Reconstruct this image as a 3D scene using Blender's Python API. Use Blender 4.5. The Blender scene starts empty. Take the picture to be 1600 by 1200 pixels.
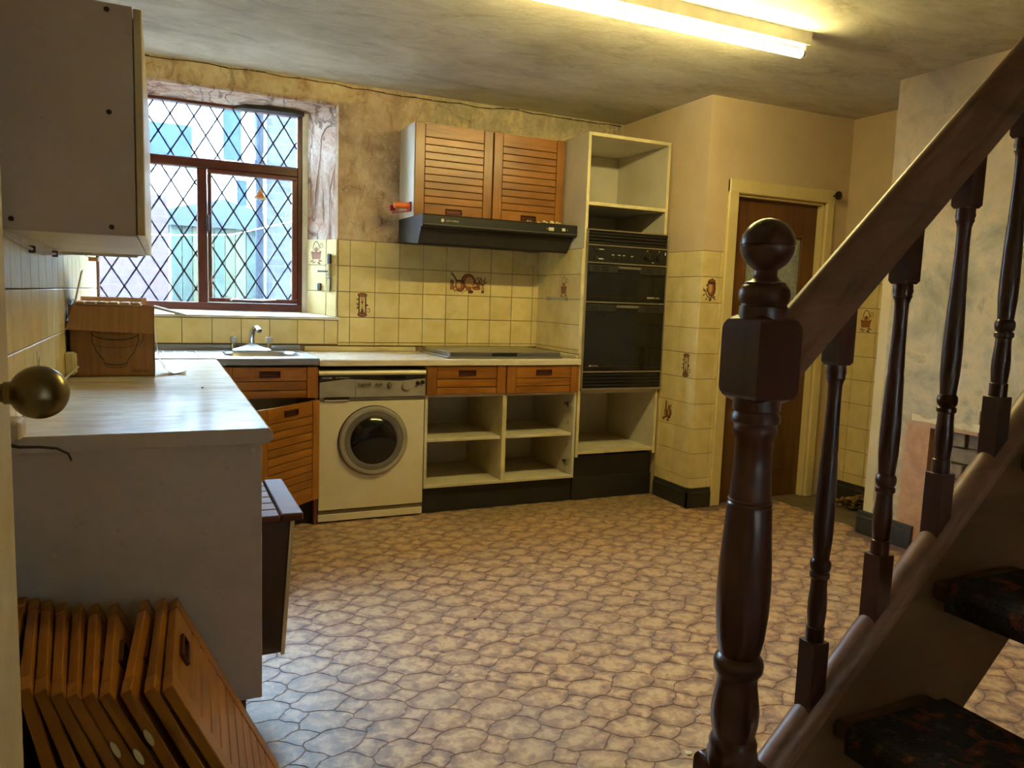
import bpy, bmesh, math, random
from mathutils import Vector, Matrix
random.seed(7)
SC = bpy.context.scene
COL = SC.collection

# ------------------------------------------------------------------ camera
F_PX = 1186.24
cam_d = bpy.data.cameras.new('camera'); cam = bpy.data.objects.new('camera', cam_d); COL.objects.link(cam)
cam_d.sensor_fit = 'HORIZONTAL'; cam_d.sensor_width = 36.0; cam_d.lens = 36.0 * F_PX / 1600.0
cam_d.clip_start = 0.02; cam_d.clip_end = 200
RT = Vector((0.9086808, -0.416072, 0.03439904)); UP = Vector((0.01493688, 0.11474178, 0.99328305)); FW = Vector((0.41722427, 0.90206342, -0.11047847))
CAM = Vector((-0.7578, -4.1169, 1.2643))
cam.matrix_world = Matrix(((RT.x, UP.x, -FW.x, CAM.x), (RT.y, UP.y, -FW.y, CAM.y), (RT.z, UP.z, -FW.z, CAM.z), (0, 0, 0, 1)))
SC.camera = cam

# ------------------------------------------------------------------ world, exposure
SKY = 45.0
w = bpy.data.worlds.new('sky'); SC.world = w; w.use_nodes = True
bgn = w.node_tree.nodes['Background']
bgn.inputs[0].default_value = (0.56, 0.78, 1.0, 1); bgn.inputs[1].default_value = SKY
SC.view_settings.view_transform = 'Standard'; SC.view_settings.look = 'None'
SC.view_settings.gamma = 1.0; SC.view_settings.use_curve_mapping = False
SC.view_settings.exposure = 0.95
TUBE_COL = (1.0, 0.83, 0.32); TUBE_STR = 62.0

# ------------------------------------------------------------------ material helpers
def lin(c):
    return tuple(((v / 255) / 12.92 if v / 255 <= .04045 else ((v / 255 + .055) / 1.055) ** 2.4) for v in c) + (1,)
class NT:
    def __init__(s, name):
        s.m = bpy.data.materials.new(name); s.m.use_nodes = True; s.t = s.m.node_tree; s.n = s.t.nodes
        s.b = s.n['Principled BSDF']
    def node(s, typ, **kw):
        n = s.n.new(typ)
        for k, v in kw.items(): setattr(n, k, v)
        return n
    def link(s, a, b): s.t.links.new(a, b)
    def coords(s, kind='Object', scale=(1, 1, 1)):
        mp = s.node('ShaderNodeMapping'); mp.inputs['Scale'].default_value = scale
        if kind == 'World':
            g = s.node('ShaderNodeNewGeometry'); s.link(g.outputs['Position'], mp.inputs['Vector'])
        else:
            tc = s.node('ShaderNodeTexCoord'); oi = s.node('ShaderNodeObjectInfo')
            mul = s.node('ShaderNodeVectorMath', operation='SCALE'); mul.inputs[0].default_value = (13, 7, 5)
            s.link(oi.outputs['Random'], mul.inputs['Scale'])
            add = s.node('ShaderNodeVectorMath', operation='ADD'); s.link(tc.outputs['Object'], add.inputs[0]); s.link(mul.outputs[0], add.inputs[1])
            s.link(add.outputs[0], mp.inputs['Vector'])
        return mp.outputs[0]
    def noise(s, vec, scale, detail=4, rough=.55, dist=0):
        n = s.node('ShaderNodeTexNoise'); n.inputs['Scale'].default_value = scale; n.inputs['Detail'].default_value = detail
        n.inputs['Roughness'].default_value = rough; n.inputs['Distortion'].default_value = dist
        s.link(vec, n.inputs['Vector']); return n.outputs[0]
    def ramp(s, fac, stops):
        r = s.node('ShaderNodeValToRGB'); e = r.color_ramp.elements
        while len(e) > 1: e.remove(e[-1])
        e[0].position = stops[0][0]; e[0].color = stops[0][1]
        for p, c in stops[1:]:
            k = e.new(p); k.color = c
        s.link(fac, r.inputs[0]); return r.outputs[0]
    def mask(s, fac, lo, hi):
        r = s.node('ShaderNodeMapRange'); r.inputs[1].default_value = lo; r.inputs[2].default_value = hi
        s.link(fac, r.inputs[0]); return r.outputs[0]
    def mix(s, fac, a, b, mode='MIX'):
        m = s.node('ShaderNodeMix', data_type='RGBA', blend_type=mode)
        if isinstance(fac, (int, float)): m.inputs[0].default_value = fac
        else: s.link(fac, m.inputs[0])
        for v, i in ((a, 6), (b, 7)):
            if isinstance(v, tuple): m.inputs[i].default_value = v
            else: s.link(v, m.inputs[i])
        return m.outputs[2]
    def math(s, op, a, b=None):
        m = s.node('ShaderNodeMath', operation=op)
        for v, i in ((a, 0), (b, 1)):
            if v is None: continue
            if isinstance(v, (int, float)): m.inputs[i].default_value = v
            else: s.link(v, m.inputs[i])
        return m.outputs[0]
    def pos(s):
        g = s.node('ShaderNodeNewGeometry'); x = s.node('ShaderNodeSeparateXYZ'); s.link(g.outputs['Position'], x.inputs[0]); return x.outputs
    def bump(s, h, strength=.3, dist=.01):
        b = s.node('ShaderNodeBump'); b.inputs['Strength'].default_value = strength; b.inputs['Distance'].default_value = dist
        s.link(h, b.inputs['Height']); s.link(b.outputs[0], s.b.inputs['Normal'])
    def out(s, col, rough=.5, metal=0, spec=None):
        if isinstance(col, tuple): s.b.inputs['Base Color'].default_value = col
        else: s.link(col, s.b.inputs['Base Color'])
        if isinstance(rough, (int, float)): s.b.inputs['Roughness'].default_value = rough
        else: s.link(rough, s.b.inputs['Roughness'])
        s.b.inputs['Metallic'].default_value = metal
        if spec is not None: s.b.inputs['Specular IOR Level'].default_value = spec
        return s.m
def simple(name, c, rough=.5, metal=0, c2=None, scale=6, kind='Object', bump=0, stretch=(1, 1, 1), lo=.35, hi=.65, spec=None, bdist=.003):
    t = NT(name); a = lin(c)
    if c2 is None: c2 = tuple(v * .86 for v in c)
    n = t.noise(t.coords(kind, stretch), scale)
    col = t.mix(t.mask(n, lo, hi), a, lin(c2))
    if bump: t.bump(n, bump, bdist)
    return t.out(col, rough, metal, spec)
def wood(name, light, dark, axis='x', rough=.35, scale=14, spec=None):
    t = NT(name); st = {'x': (.07, 1, 1), 'y': (1, .07, 1), 'z': (1, 1, .07)}[axis]
    v = t.coords('Object', st); n = t.noise(v, scale * 2.2, 6, .6, .6); n2 = t.noise(t.coords('Object'), 4)
    col = t.ramp(n, [(.3, lin(dark)), (.5, lin(light)), (.72, lin(tuple(x * .8 + y * .2 for x, y in zip(light, dark))))])
    col = t.mix(t.mask(n2, .3, .8), col, lin(dark)); 
    oi = t.node('ShaderNodeObjectInfo'); hsv = t.node('ShaderNodeHueSaturation'); t.link(col, hsv.inputs['Color'])
    t.link(t.math('ADD', t.math('MULTIPLY', oi.outputs['Random'], .3), .85), hsv.inputs['Value'])
    t.bump(n, .08, .002)
    return t.out(hsv.outputs[0], rough, 0, spec)

MT = {}
# tiles, prints
def mk_tile():
    t = NT('cream_tile'); n = t.noise(t.coords('World'), 9, 5); n2 = t.noise(t.coords('World'), 60, 3)
    col = t.mix(t.mask(n, .35, .7), lin((224, 206, 152)), lin((208, 186, 124)))
    oi = t.node('ShaderNodeObjectInfo'); hsv = t.node('ShaderNodeHueSaturation'); t.link(col, hsv.inputs['Color'])
    t.link(t.math('ADD', t.math('MULTIPLY', oi.outputs['Random'], .1), .95), hsv.inputs['Value'])
    g = t.noise(t.coords('World'), 2.2, 6, .7); 
    col = t.mix(t.math('MULTIPLY', t.mask(g, .56, .78), .45), hsv.outputs[0], lin((120, 100, 62)))
    t.bump(n2, .05, .001); return t.out(col, .32, 0, .35)
MT['tile'] = mk_tile()
MT['grout'] = simple('grout', (100, 82, 54), .9, kind='World', scale=20)
MT['print_dark'] = simple('print_dark_brown', (84, 44, 22), .35)
MT['print_mid'] = simple('print_mid_brown', (146, 88, 44), .35)
MT['print_light'] = simple('print_light_tan', (206, 160, 100), .35)
MT['print_green'] = simple('print_olive', (110, 92, 40), .35)
# walls
def mk_back():
    t = NT('old_plaster_back'); v = t.coords('World'); n = t.noise(v, 2.6, 8, .62, .4); n2 = t.noise(v, 7, 8, .7, .3); n3 = t.noise(v, 40, 4)
    p = t.pos()
    base = t.ramp(n, [(.3, lin((118, 94, 70))), (.42, lin((158, 134, 108))), (.54, lin((186, 160, 130))), (.7, lin((140, 114, 88)))])
    g = t.mask(t.math('ADD', p[0], t.math('MULTIPLY', n2, .5)), 1.0, 1.12)      # greenish distemper above the cupboards
    g = t.math('MULTIPLY', g, t.mask(t.math('ADD', p[2], t.math('MULTIPLY', n2, .2)), 2.2, 2.3))
    base = t.mix(t.math('MULTIPLY', g, .7), base, t.ramp(n2, [(.38, lin((150, 142, 116))), (.55, lin((176, 166, 138))), (.62, lin((212, 190, 134)))]))
    y = t.mask(t.math('SUBTRACT', t.math('MULTIPLY', p[2], 1.0), t.math('MULTIPLY', p[0], .02)), 2.385, 2.41)   # yellow lintel band
    lf = t.mask(t.math('SUBTRACT', .55, p[0]), 0, .3)
    base = t.mix(t.math('MULTIPLY', t.math('MULTIPLY', y, lf), .75), base, t.ramp(n2, [(.4, lin((222, 202, 150))), (.56, lin((200, 170, 116))), (.64, lin((164, 124, 76)))]))
    n4 = t.noise(t.coords('World', (1, 1, .4)), 14, 7, .7, .6); base = t.mix(t.math('MULTIPLY', t.mask(n4, .52, .66), .55), base, lin((204, 186, 156))); base = t.mix(t.math('MULTIPLY', t.mask(n4, .44, .34), .5), base, lin((104, 80, 58)))
    base = t.mix(t.mask(n3, .62, .74), base, lin((206, 184, 144)))
    cr = t.node('ShaderNodeTexVoronoi', feature='DISTANCE_TO_EDGE'); cr.inputs['Scale'].default_value = 3.0; dv = t.node('ShaderNodeVectorMath', operation='SCALE'); dv.inputs['Scale'].default_value = .5; nn = t.node('ShaderNodeTexNoise'); nn.inputs['Scale'].default_value = 3.5; nn.inputs['Detail'].default_value = 6; t.link(v, nn.inputs['Vector']); t.link(nn.outputs['Color'], dv.inputs[0]); av = t.node('ShaderNodeVectorMath', operation='ADD'); t.link(v, av.inputs[0]); t.link(dv.outputs[0], av.inputs[1]); t.link(av.outputs[0], cr.inputs['Vector'])
    base = t.mix(t.math('MULTIPLY', t.math('MULTIPLY', t.mask(cr.outputs[0], .012, .0), t.mask(n, .4, .6)), .5), base, lin((92, 62, 36)))
    t.bump(t.math('ADD', n2, t.math('MULTIPLY', n3, .3)), .5, .01); return t.out(base, .9)
MT['plaster_back'] = mk_back()
def mk_reveal():
    t = NT('reveal_plaster'); v = t.coords('World', (1, 1, .45)); n = t.noise(v, 7, 8, .65, 1.2); n2 = t.noise(t.coords('World'), 30, 4)
    c = t.ramp(n, [(.32, lin((150, 104, 84))), (.45, lin((188, 158, 140))), (.58, lin((206, 190, 178))), (.7, lin((214, 184, 150)))])
    nc = t.noise(t.coords('World', (1.4, 1.4, .45)), 3.2, 6, .55, 1.0); ck = t.mask(t.math('ABSOLUTE', t.math('SUBTRACT', nc, .5)), .022, .004)
    c = t.mix(t.math('MULTIPLY', ck, .55), c, lin((124, 90, 72)))
    t.bump(t.math('SUBTRACT', t.math('ADD', n, t.math('MULTIPLY', n2, .3)), t.math('MULTIPLY', ck, .5)), 1.0, .03); return t.out(c, .9)
MT['reveal'] = mk_reveal()
def mk_tan():
    t = NT('tan_wall'); v = t.coords('World'); n = t.noise(v, 1.6, 6, .6); n2 = t.noise(v, 22, 5)
    c = t.ramp(n, [(.3, lin((184, 164, 132))), (.5, lin((204, 182, 150))), (.7, lin((192, 170, 138)))])
    c = t.mix(t.mask(n2, .6, .8), c, lin((208, 180, 138))); t.bump(n2, .15, .004); return t.out(c, .85)
MT['plaster_tan'] = mk_tan()
def mk_breast():
    t = NT('breast_plaster'); v = t.coords('World'); n = t.noise(v, 3.4, 9, .65, .5); n2 = t.noise(v, 12, 7, .7); p = t.pos()
    c = t.ramp(n, [(.34, lin((144, 140, 124))), (.43, lin((168, 162, 142))), (.5, lin((184, 176, 154))), (.57, lin((204, 188, 158))), (.66, lin((154, 151, 136)))])
    low = t.mask(t.math('ADD', p[2], t.math('MULTIPLY', n2, .12)), .80, .72)
    side = t.mask(t.math('ADD', p[1], t.math('MULTIPLY', n2, .12)), -1.24, -1.28)
    c = t.mix(t.math('MULTIPLY', low, side), c, t.ramp(n2, [(.4, lin((196, 152, 120))), (.6, lin((178, 134, 106)))]))
    up = t.mask(t.math('ADD', p[2], t.math('MULTIPLY', n, .5)), 1.9, 2.1); c = t.mix(t.math('MULTIPLY', up, .5), c, lin((196, 172, 138)))
    edge = t.mask(t.math('ADD', p[1], t.math('MULTIPLY', n2, .03)), -1.15, -1.14); lowz = t.mask(p[2], 1.85, 1.75)
    c = t.mix(t.math('MULTIPLY', edge, lowz), c, lin((214, 198, 160)))
    c = t.mix(t.mask(n2, .66, .74), c, lin((216, 200, 168)))
    t.bump(t.math('ADD', n, n2), .35, .008); return t.out(c, .9)
MT['plaster_breast'] = mk_breast()
def mk_ceiling():
    t = NT('stained_ceiling'); v = t.coords('World', (1, 2.4, 1)); n = t.noise(v, 2.2, 9, .68, .8); n2 = t.noise(t.coords('World', (1.2, 3.0, 1)), 12, 7, .7, .4); n3 = t.noise(t.coords('World'), .9, 4)
    p = t.pos()
    c = t.ramp(n, [(.3, lin((158, 150, 134))), (.46, lin((190, 184, 170))), (.62, lin((206, 202, 190)))])
    c = t.mix(t.math('MULTIPLY', t.mask(n2, .5, .66), .6), c, lin((216, 210, 194)))
    c = t.mix(t.math('MULTIPLY', t.mask(n3, .5, .68), .55), c, lin((120, 106, 82)))
    t.bump(t.math('ADD', n, n2), .4, .01); return t.out(c, .75)
MT['ceiling'] = mk_ceiling()
# floor
def mk_cobble():
    t = NT('printed_cobble'); a = t.node('ShaderNodeAttribute'); a.attribute_name = 'core'
    v = t.coords('World'); n = t.noise(v, 26, 6, .62, .4); n2 = t.noise(v, 90, 4); big = t.noise(v, 1.7, 5, .6); p = t.pos()
    pat = t.noise(v, 9, 2)
    core = t.math('ADD', t.math('ADD', t.math('MULTIPLY', t.mask(a.outputs['Fac'], .0, .6), .24), t.math('MULTIPLY', n, 1.25)), t.math('SUBTRACT', t.math('MULTIPLY', pat, .3), .2))
    c = t.ramp(core, [(.36, lin((108, 82, 76))), (.54, lin((144, 113, 97))), (.7, lin((174, 139, 108))), (.86, lin((204, 170, 130)))])
    c = t.mix(t.math('MULTIPLY', t.mask(n2, .5, .8), .35), c, lin((120, 88, 62)))
    c = t.mix(t.math('MULTIPLY', t.mask(big, .45, .7), .35), c, lin((148, 134, 126)))       # trodden grey dirt
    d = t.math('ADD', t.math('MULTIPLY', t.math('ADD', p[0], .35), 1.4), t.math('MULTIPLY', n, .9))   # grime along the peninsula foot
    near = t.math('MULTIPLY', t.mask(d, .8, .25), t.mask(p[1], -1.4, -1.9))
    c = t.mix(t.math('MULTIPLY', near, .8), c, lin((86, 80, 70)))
    k = t.math('ADD', p[1], t.math('MULTIPLY', big, .5)); wet = t.math('MULTIPLY', t.mask(k, -.12, .12), t.mask(p[0], .6, 1.0))
    c = t.mix(t.math('MULTIPLY', wet, .65), c, t.ramp(n, [(.4, lin((120, 96, 58))), (.6, lin((158, 136, 92)))]))
    st = t.noise(t.coords('World', (1, 1, 1)), 4.2, 3); c = t.mix(t.math('MULTIPLY', t.mask(st, .68, .74), .5), c, lin((150, 92, 40)))
    r = t.math('ADD', t.math('MULTIPLY', n2, .2), t.math('ADD', .26, t.math('MULTIPLY', big, .2)))
    t.bump(n2, .12, .001); return t.out(c, r, 0, .5)
MT['cobble'] = mk_cobble()
MT['lino_base'] = simple('lino_joint', (124, 98, 88), .55, kind='World', scale=8)
MT['hall_lino'] = simple('plain_lino', (110, 96, 66), .6, c2=(80, 70, 50), kind='World', scale=6)
# kitchen
MT['teak'] = wood('teak_slat', (166, 108, 38), (118, 70, 20), 'x', .3)
MT['teak_v'] = wood('teak_stile', (166, 108, 38), (118, 70, 20), 'z', .3)
MT['teak_edge'] = wood('teak_edge', (130, 84, 44), (74, 44, 24), 'x', .5)
MT['redwood'] = wood('red_brown_wood', (122, 66, 48), (82, 42, 30), 'x', .65)
MT['dark_panel'] = simple('dark_brown_panel', (72, 42, 26), .55, c2=(58, 34, 22))
MT['bronze'] = simple('bronze_handle', (92, 50, 32), .35, .6)
MT['groove'] = simple('dark_groove', (52, 26, 12), .7)
MT['melamine'] = simple('white_melamine', (214, 208, 192), .4, c2=(196, 188, 168), kind='World', scale=3)
def mk_dirty(name, a, b, dirt, scale=2.4, amount=.6, rough=.5):
    t = NT(name); v = t.coords('World'); n = t.noise(v, scale, 8, .7); n2 = t.noise(v, scale * 9, 5, .7)
    c = t.mix(t.mask(n, .35, .65), lin(a), lin(b)); c = t.mix(t.math('MULTIPLY', t.mask(n2, .63, .78), amount), c, lin(dirt))
    t.bump(n2, .06, .002); return t.out(c, rough)
MT['melamine_dirty'] = mk_dirty('scuffed_white_melamine', (204, 199, 194), (186, 180, 174), (116, 102, 90))
MT['shelf'] = mk_dirty('stained_white_shelf', (212, 204, 178), (190, 178, 146), (104, 88, 58), 5, .8)
MT['edge_cream'] = simple('cream_edging', (226, 212, 164), .4, kind='World')
MT['enamel'] = mk_dirty('cream_enamel', (222, 214, 188), (212, 202, 172), (128, 100, 64), 3, .35, .28)
MT['kick'] = simple('kick_strip', (120, 106, 78), .5)
MT['crystal'] = simple('crystal_handle', (206, 212, 218), .12, .3)
MT['silver'] = simple('silver_plastic', (172, 166, 154), .35, .25)
MT['grey_plastic'] = simple('grey_plastic', (112, 106, 100), .4)
MT['black_plastic'] = simple('black_plastic', (30, 28, 27), .35)
MT['black_glass'] = simple('black_glass', (20, 19, 18), .08)
MT['hood'] = simple('dark_grey_enamel', (46, 44, 42), .38, c2=(38, 36, 33))
MT['oven_trim'] = simple('aluminium_trim', (170, 160, 140), .35, .7)
MT['plinth'] = simple('black_plinth', (28, 28, 27), .45, c2=(38, 36, 32), kind='World', scale=5)
MT['steel'] = simple('stainless_steel', (158, 158, 156), .34, 1.0, c2=(160, 160, 158), scale=14, stretch=(.1, 1, 1))
MT['chrome'] = simple('chrome', (210, 212, 214), .12, 1.0)
MT['white'] = simple('white_plastic', (224, 220, 208), .4)
MT['text_white'] = simple('pale_lettering', (222, 214, 190), .5)
MT['text_dark'] = simple('dark_lettering', (36, 26, 14), .6)
def mk_worktop():
    t = NT('marble_laminate'); n = t.noise(t.coords('World', (1.3, 4.5, 4.5)), 3.2, 7, .6, 1.6); n2 = t.noise(t.coords('World', (1, 4, 4)), 2.2, 4)
    c = t.ramp(n, [(.3, lin((188, 176, 154))), (.45, lin((204, 194, 174))), (.6, lin((212, 204, 188))), (.72, lin((194, 182, 160)))])
    c = t.mix(t.math('MULTIPLY', t.mask(n2, .55, .7), .4), c, lin((188, 176, 156)))
    return t.out(c, t.math('ADD', .08, t.math('MULTIPLY', n, .18)), 0, .5)
MT['worktop'] = mk_worktop()
MT['card'] = simple('brown_cardboard', (146, 104, 58), .85, c2=(132, 92, 50), scale=3, stretch=(20, 1, 1))
MT['card_pale'] = simple('pale_cardboard', (188, 152, 112), .85, c2=(170, 134, 96))
MT['paper'] = simple('white_paper', (214, 208, 200), .8)
MT['tarp'] = simple('blue_black_sleeve', (34, 40, 56), .5)
MT['brass'] = simple('tarnished_brass', (132, 118, 84), .3, .85, c2=(108, 94, 62), scale=9)
MT['paint_door'] = mk_dirty('flaking_cream_paint', (196, 182, 150), (176, 158, 124), (110, 84, 56), 6, .7, .6)
MT['trim'] = mk_dirty('cream_gloss_trim', (222, 204, 148), (210, 190, 132), (140, 112, 66), 5, .4, .35)
MT['skirting'] = simple('black_skirting', (40, 40, 38), .4, c2=(54, 50, 44), kind='World', scale=7)
MT['larder_door'] = wood('brown_ply_door', (114, 74, 38), (80, 50, 24), 'z', .35, 8)
MT['obscure_glass'] = simple('obscured_glass', (168, 176, 176), .25, 0, c2=(136, 146, 150), scale=60, bump=.6)
MT['mahogany'] = wood('mahogany_frame', (98, 48, 32), (62, 28, 20), 'x', .3)
MT['mahogany_v'] = wood('mahogany_frame_upright', (98, 48, 32), (62, 28, 20), 'z', .3)
MT['lead'] = simple('lead_strip', (44, 56, 84), .6, .2)
MT['newel'] = wood('dark_stained_wood', (80, 46, 38), (54, 31, 26), 'z', .3, 10)
MT['rail'] = wood('handrail_wood', (140, 98, 70), (98, 68, 50), 'x', .45, 10)
MT['string'] = wood('stair_string_wood', (116, 80, 52), (80, 54, 34), 'x', .45, 8)
def mk_carpet():
    t = NT('floral_carpet'); v = t.coords('World'); n = t.noise(v, 22, 3, .5, .5); n2 = t.noise(v, 240, 3); n3 = t.noise(v, 34, 2)
    c = t.ramp(n, [(.42, lin((22, 18, 18))), (.56, lin((34, 24, 20))), (.62, lin((92, 40, 22))), (.7, lin((128, 66, 30)))])
    c = t.mix(t.mask(n3, .62, .66), c, lin((50, 54, 34))); c = t.mix(t.math('MULTIPLY', n2, .3), c, lin((12, 10, 10)))
    t.bump(n2, .8, .006); return t.out(c, .95)
MT['carpet'] = mk_carpet()
MT['orange'] = simple('orange_plastic', (226, 108, 34), .35)
MT['red'] = simple('red_plastic', (150, 34, 26), .4)
MT['flake'] = simple('plaster_flake', (226, 214, 178), .9)
MT['litter'] = simple('dry_leaf_litter', (150, 122, 70), .9, c2=(92, 70, 38), scale=20)
MT['old_brick'] = simple('grey_brick', (136, 122, 104), .9, c2=(108, 98, 88), kind='World', scale=18, bump=.4)
MT['mortar'] = simple('mortar', (120, 108, 88), .95, kind='World', scale=20, bump=.4)
MT['copper'] = simple('brown_pipe', (126, 86, 44), .5)
MT['dark_hole'] = simple('dark_void_and_debris', (34, 28, 24), .9, c2=(52, 44, 38), scale=14, bump=.4)  # near-black stands in for shade inside voids; also colours dark debris
MT['cable_white'] = simple('white_cable', (214, 210, 204), .5)
MT['cable_dark'] = simple('dark_cable', (48, 36, 28), .6)
def mk_glass():
    t = NT('window_glass'); t.n.remove(t.b); o = t.n['Material Output']
    a = t.node('ShaderNodeBsdfTransparent'); g = t.node('ShaderNodeBsdfGlossy'); g.inputs['Roughness'].default_value = .03
    f = t.node('ShaderNodeFresnel'); f.inputs[0].default_value = 1.45; m = t.node('ShaderNodeMixShader')
    a.inputs[0].default_value = (.93, .97, 1, 1)
    tl = t.node('ShaderNodeBsdfTranslucent'); tl.inputs[0].default_value = (.8, .88, 1, 1); m2 = t.node('ShaderNodeMixShader'); m2.inputs[0].default_value = .009; t.link(a.outputs[0], m2.inputs[1]); t.link(tl.outputs[0], m2.inputs[2])
    t.link(f.outputs[0], m.inputs[0]); t.link(m2.outputs[0], m.inputs[1]); t.link(g.outputs[0], m.inputs[2]); t.link(m.outputs[0], o.inputs[0]); return t.m
MT['glass'] = mk_glass()
def mk_diffuser():
    t = NT('rear_diffuser'); t.n.remove(t.b); o = t.n['Material Output']; d = t.node('ShaderNodeBsdfDiffuse'); tl = t.node('ShaderNodeBsdfTranslucent'); m = t.node('ShaderNodeMixShader'); m.inputs[0].default_value = .6
    n = t.noise(t.coords('World'), 80, 2); c = t.mix(t.mask(n, .3, .7), lin((240, 232, 222)), lin((232, 224, 214)))
    t.link(c, d.inputs[0]); t.link(c, tl.inputs[0]); t.link(d.outputs[0], m.inputs[1]); t.link(tl.outputs[0], m.inputs[2]); t.link(m.outputs[0], o.inputs[0]); return t.m
MT['diffuser'] = mk_diffuser()  # translucent sheet material for dimming the rear daylight
def mk_brickwall(name, a, b, mortar):
    t = NT(name); p = t.pos(); cmb = t.node('ShaderNodeCombineXYZ'); t.link(t.math('ADD', p[0], p[1]), cmb.inputs[0]); t.link(p[2], cmb.inputs[1])
    br = t.node('ShaderNodeTexBrick'); br.inputs['Scale'].default_value = 1; br.inputs['Brick Width'].default_value = .225; br.inputs['Row Height'].default_value = .075
    br.inputs['Mortar Size'].default_value = .006; br.inputs['Color1'].default_value = lin(a); br.inputs['Color2'].default_value = lin(b); br.inputs['Mortar'].default_value = lin(mortar)
    t.link(cmb.outputs[0], br.inputs['Vector']); n = t.noise(t.coords('World'), 6, 5)
    c = t.mix(t.math('MULTIPLY', t.mask(n, .45, .7), .4), br.outputs[0], lin(mortar)); t.bump(br.outputs[1], .3, .01); return t.out(c, .9)
MT['brick_red'] = mk_brickwall('yard_red_brick', (52, 34, 40), (44, 30, 36), (52, 44, 50))
MT['brick_grey'] = mk_brickwall('yard_grey_brick', (46, 50, 58), (38, 42, 50), (60, 64, 70))
MT['board_green'] = wood('green_stained_board', (52, 70, 54), (38, 56, 48), 'z', .7)
MT['board_yellow'] = wood('yellowed_board', (78, 82, 50), (58, 66, 46), 'z', .7)
MT['shed_felt'] = simple('shed_felt', (44, 56, 62), .9, c2=(36, 46, 52))
MT['render'] = simple('pale_house_render', (168, 170, 170), .9, c2=(146, 148, 150), kind='World', scale=1.5)
MT['slate'] = simple('slate_roof', (78, 84, 96), .7)
MT['house_glass'] = simple('house_window_glass', (34, 46, 64), .9, spec=0)
MT['pipe'] = simple('grey_downpipe', (22, 27, 36), .8, spec=.1)
MT['yard'] = simple('yard_paving', (110, 108, 104), .9, kind='World', scale=3)
MT['line'] = simple('washing_line', (224, 228, 226), .6)
em = NT('lit_tube'); em.b.inputs['Base Color'].default_value = (1, 1, 1, 1); em.b.inputs['Emission Color'].default_value = TUBE_COL + (1,); em.b.inputs['Emission Strength'].default_value = TUBE_STR; MT['tube'] = em.m

# ------------------------------------------------------------------ geometry helpers
def BM(): return bmesh.new()
def box(bm, a, b, bev=0.0, seg=1):
    lo = [min(p, q) for p, q in zip(a, b)]; hi = [max(p, q) for p, q in zip(a, b)]
    vs = [bm.verts.new((x, y, z)) for x in (lo[0], hi[0]) for y in (lo[1], hi[1]) for z in (lo[2], hi[2])]
    fs = [bm.faces.new([vs[i] for i in f]) for f in ((0, 1, 3, 2), (4, 6, 7, 5), (0, 4, 5, 1), (2, 3, 7, 6), (0, 2, 6, 4), (1, 5, 7, 3))]
    if bev:
        es = list({e for f in fs for e in f.edges})
        bmesh.ops.bevel(bm, geom=es, offset=bev, segments=seg, affect='EDGES', profile=.5)
    return bm
def prism(bm, pts, axis, a, b):
    """polygon pts (2D) in the plane normal to axis, extruded a..b. axis 0:x pts=(y,z), 1:y pts=(x,z), 2:z pts=(x,y)"""
    def P(p, h): return {0: (h, p[0], p[1]), 1: (p[0], h, p[1]), 2: (p[0], p[1], h)}[axis]
    A = [bm.verts.new(P(p, a)) for p in pts]; B = [bm.verts.new(P(p, b)) for p in pts]; n = len(pts)
    fs = [bm.faces.new(A[::-1]), bm.faces.new(B)]
    for i in range(n): fs.append(bm.faces.new((A[i], A[(i + 1) % n], B[(i + 1) % n], B[i])))
    bmesh.ops.recalc_face_normals(bm, faces=fs); return fs
def lathe(bm, prof, c=(0, 0), seg=24, sm=True):
    """prof: (r,z) list; about the vertical through c"""
    rings = []
    for r, z in prof: rings.append([bm.verts.new((c[0] + r * math.cos(2 * math.pi * k / seg), c[1] + r * math.sin(2 * math.pi * k / seg), z)) for k in range(seg)])
    for i in range(len(rings) - 1):
        for k in range(seg):
            f = bm.faces.new((rings[i][k], rings[i][(k + 1) % seg], rings[i + 1][(k + 1) % seg], rings[i + 1][k])); f.smooth = sm
    bm.faces.new(rings[0][::-1]); bm.faces.new(rings[-1])
    return bm
def xlathe(bm, prof, M, seg=24):
    """lathe then transform by 4x4 M"""
    n0 = len(bm.verts); lathe(bm, prof, (0, 0), seg); bm.verts.ensure_lookup_table()
    bmesh.ops.transform(bm, matrix=M, verts=bm.verts[n0:])
def tube(bm, pts, r, seg=8, cap=True):
    pts = [Vector(p) for p in pts]; rings = []; u = None
    for i, p in enumerate(pts):
        d = (pts[min(i + 1, len(pts) - 1)] - pts[max(i - 1, 0)]).normalized()
        if u is None: u = d.orthogonal().normalized()
        u = (u - d * u.dot(d)).normalized(); v = d.cross(u); rr = r[i] if isinstance(r, (list, tuple)) else r
        rings.append([bm.verts.new(p + (u * math.cos(2 * math.pi * k / seg) + v * math.sin(2 * math.pi * k / seg)) * rr) for k in range(seg)])
    for i in range(len(rings) - 1):
        for k in range(seg):
            f = bm.faces.new((rings[i][k], rings[i][(k + 1) % seg], rings[i + 1][(k + 1) % seg], rings[i + 1][k])); f.smooth = True
    if cap: bm.faces.new(rings[0][::-1]); bm.faces.new(rings[-1])
    return bm
def wpos(o):
    v = Vector(); 
    while o is not None: v = v + o.location; o = o.parent
    return v
def props(o, label=None, cat=None, group=None, kind=None):
    if label: o['label'] = label
    if cat: o['category'] = cat
    if group: o['group'] = group
    if kind: o['kind'] = kind
    return o
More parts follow.
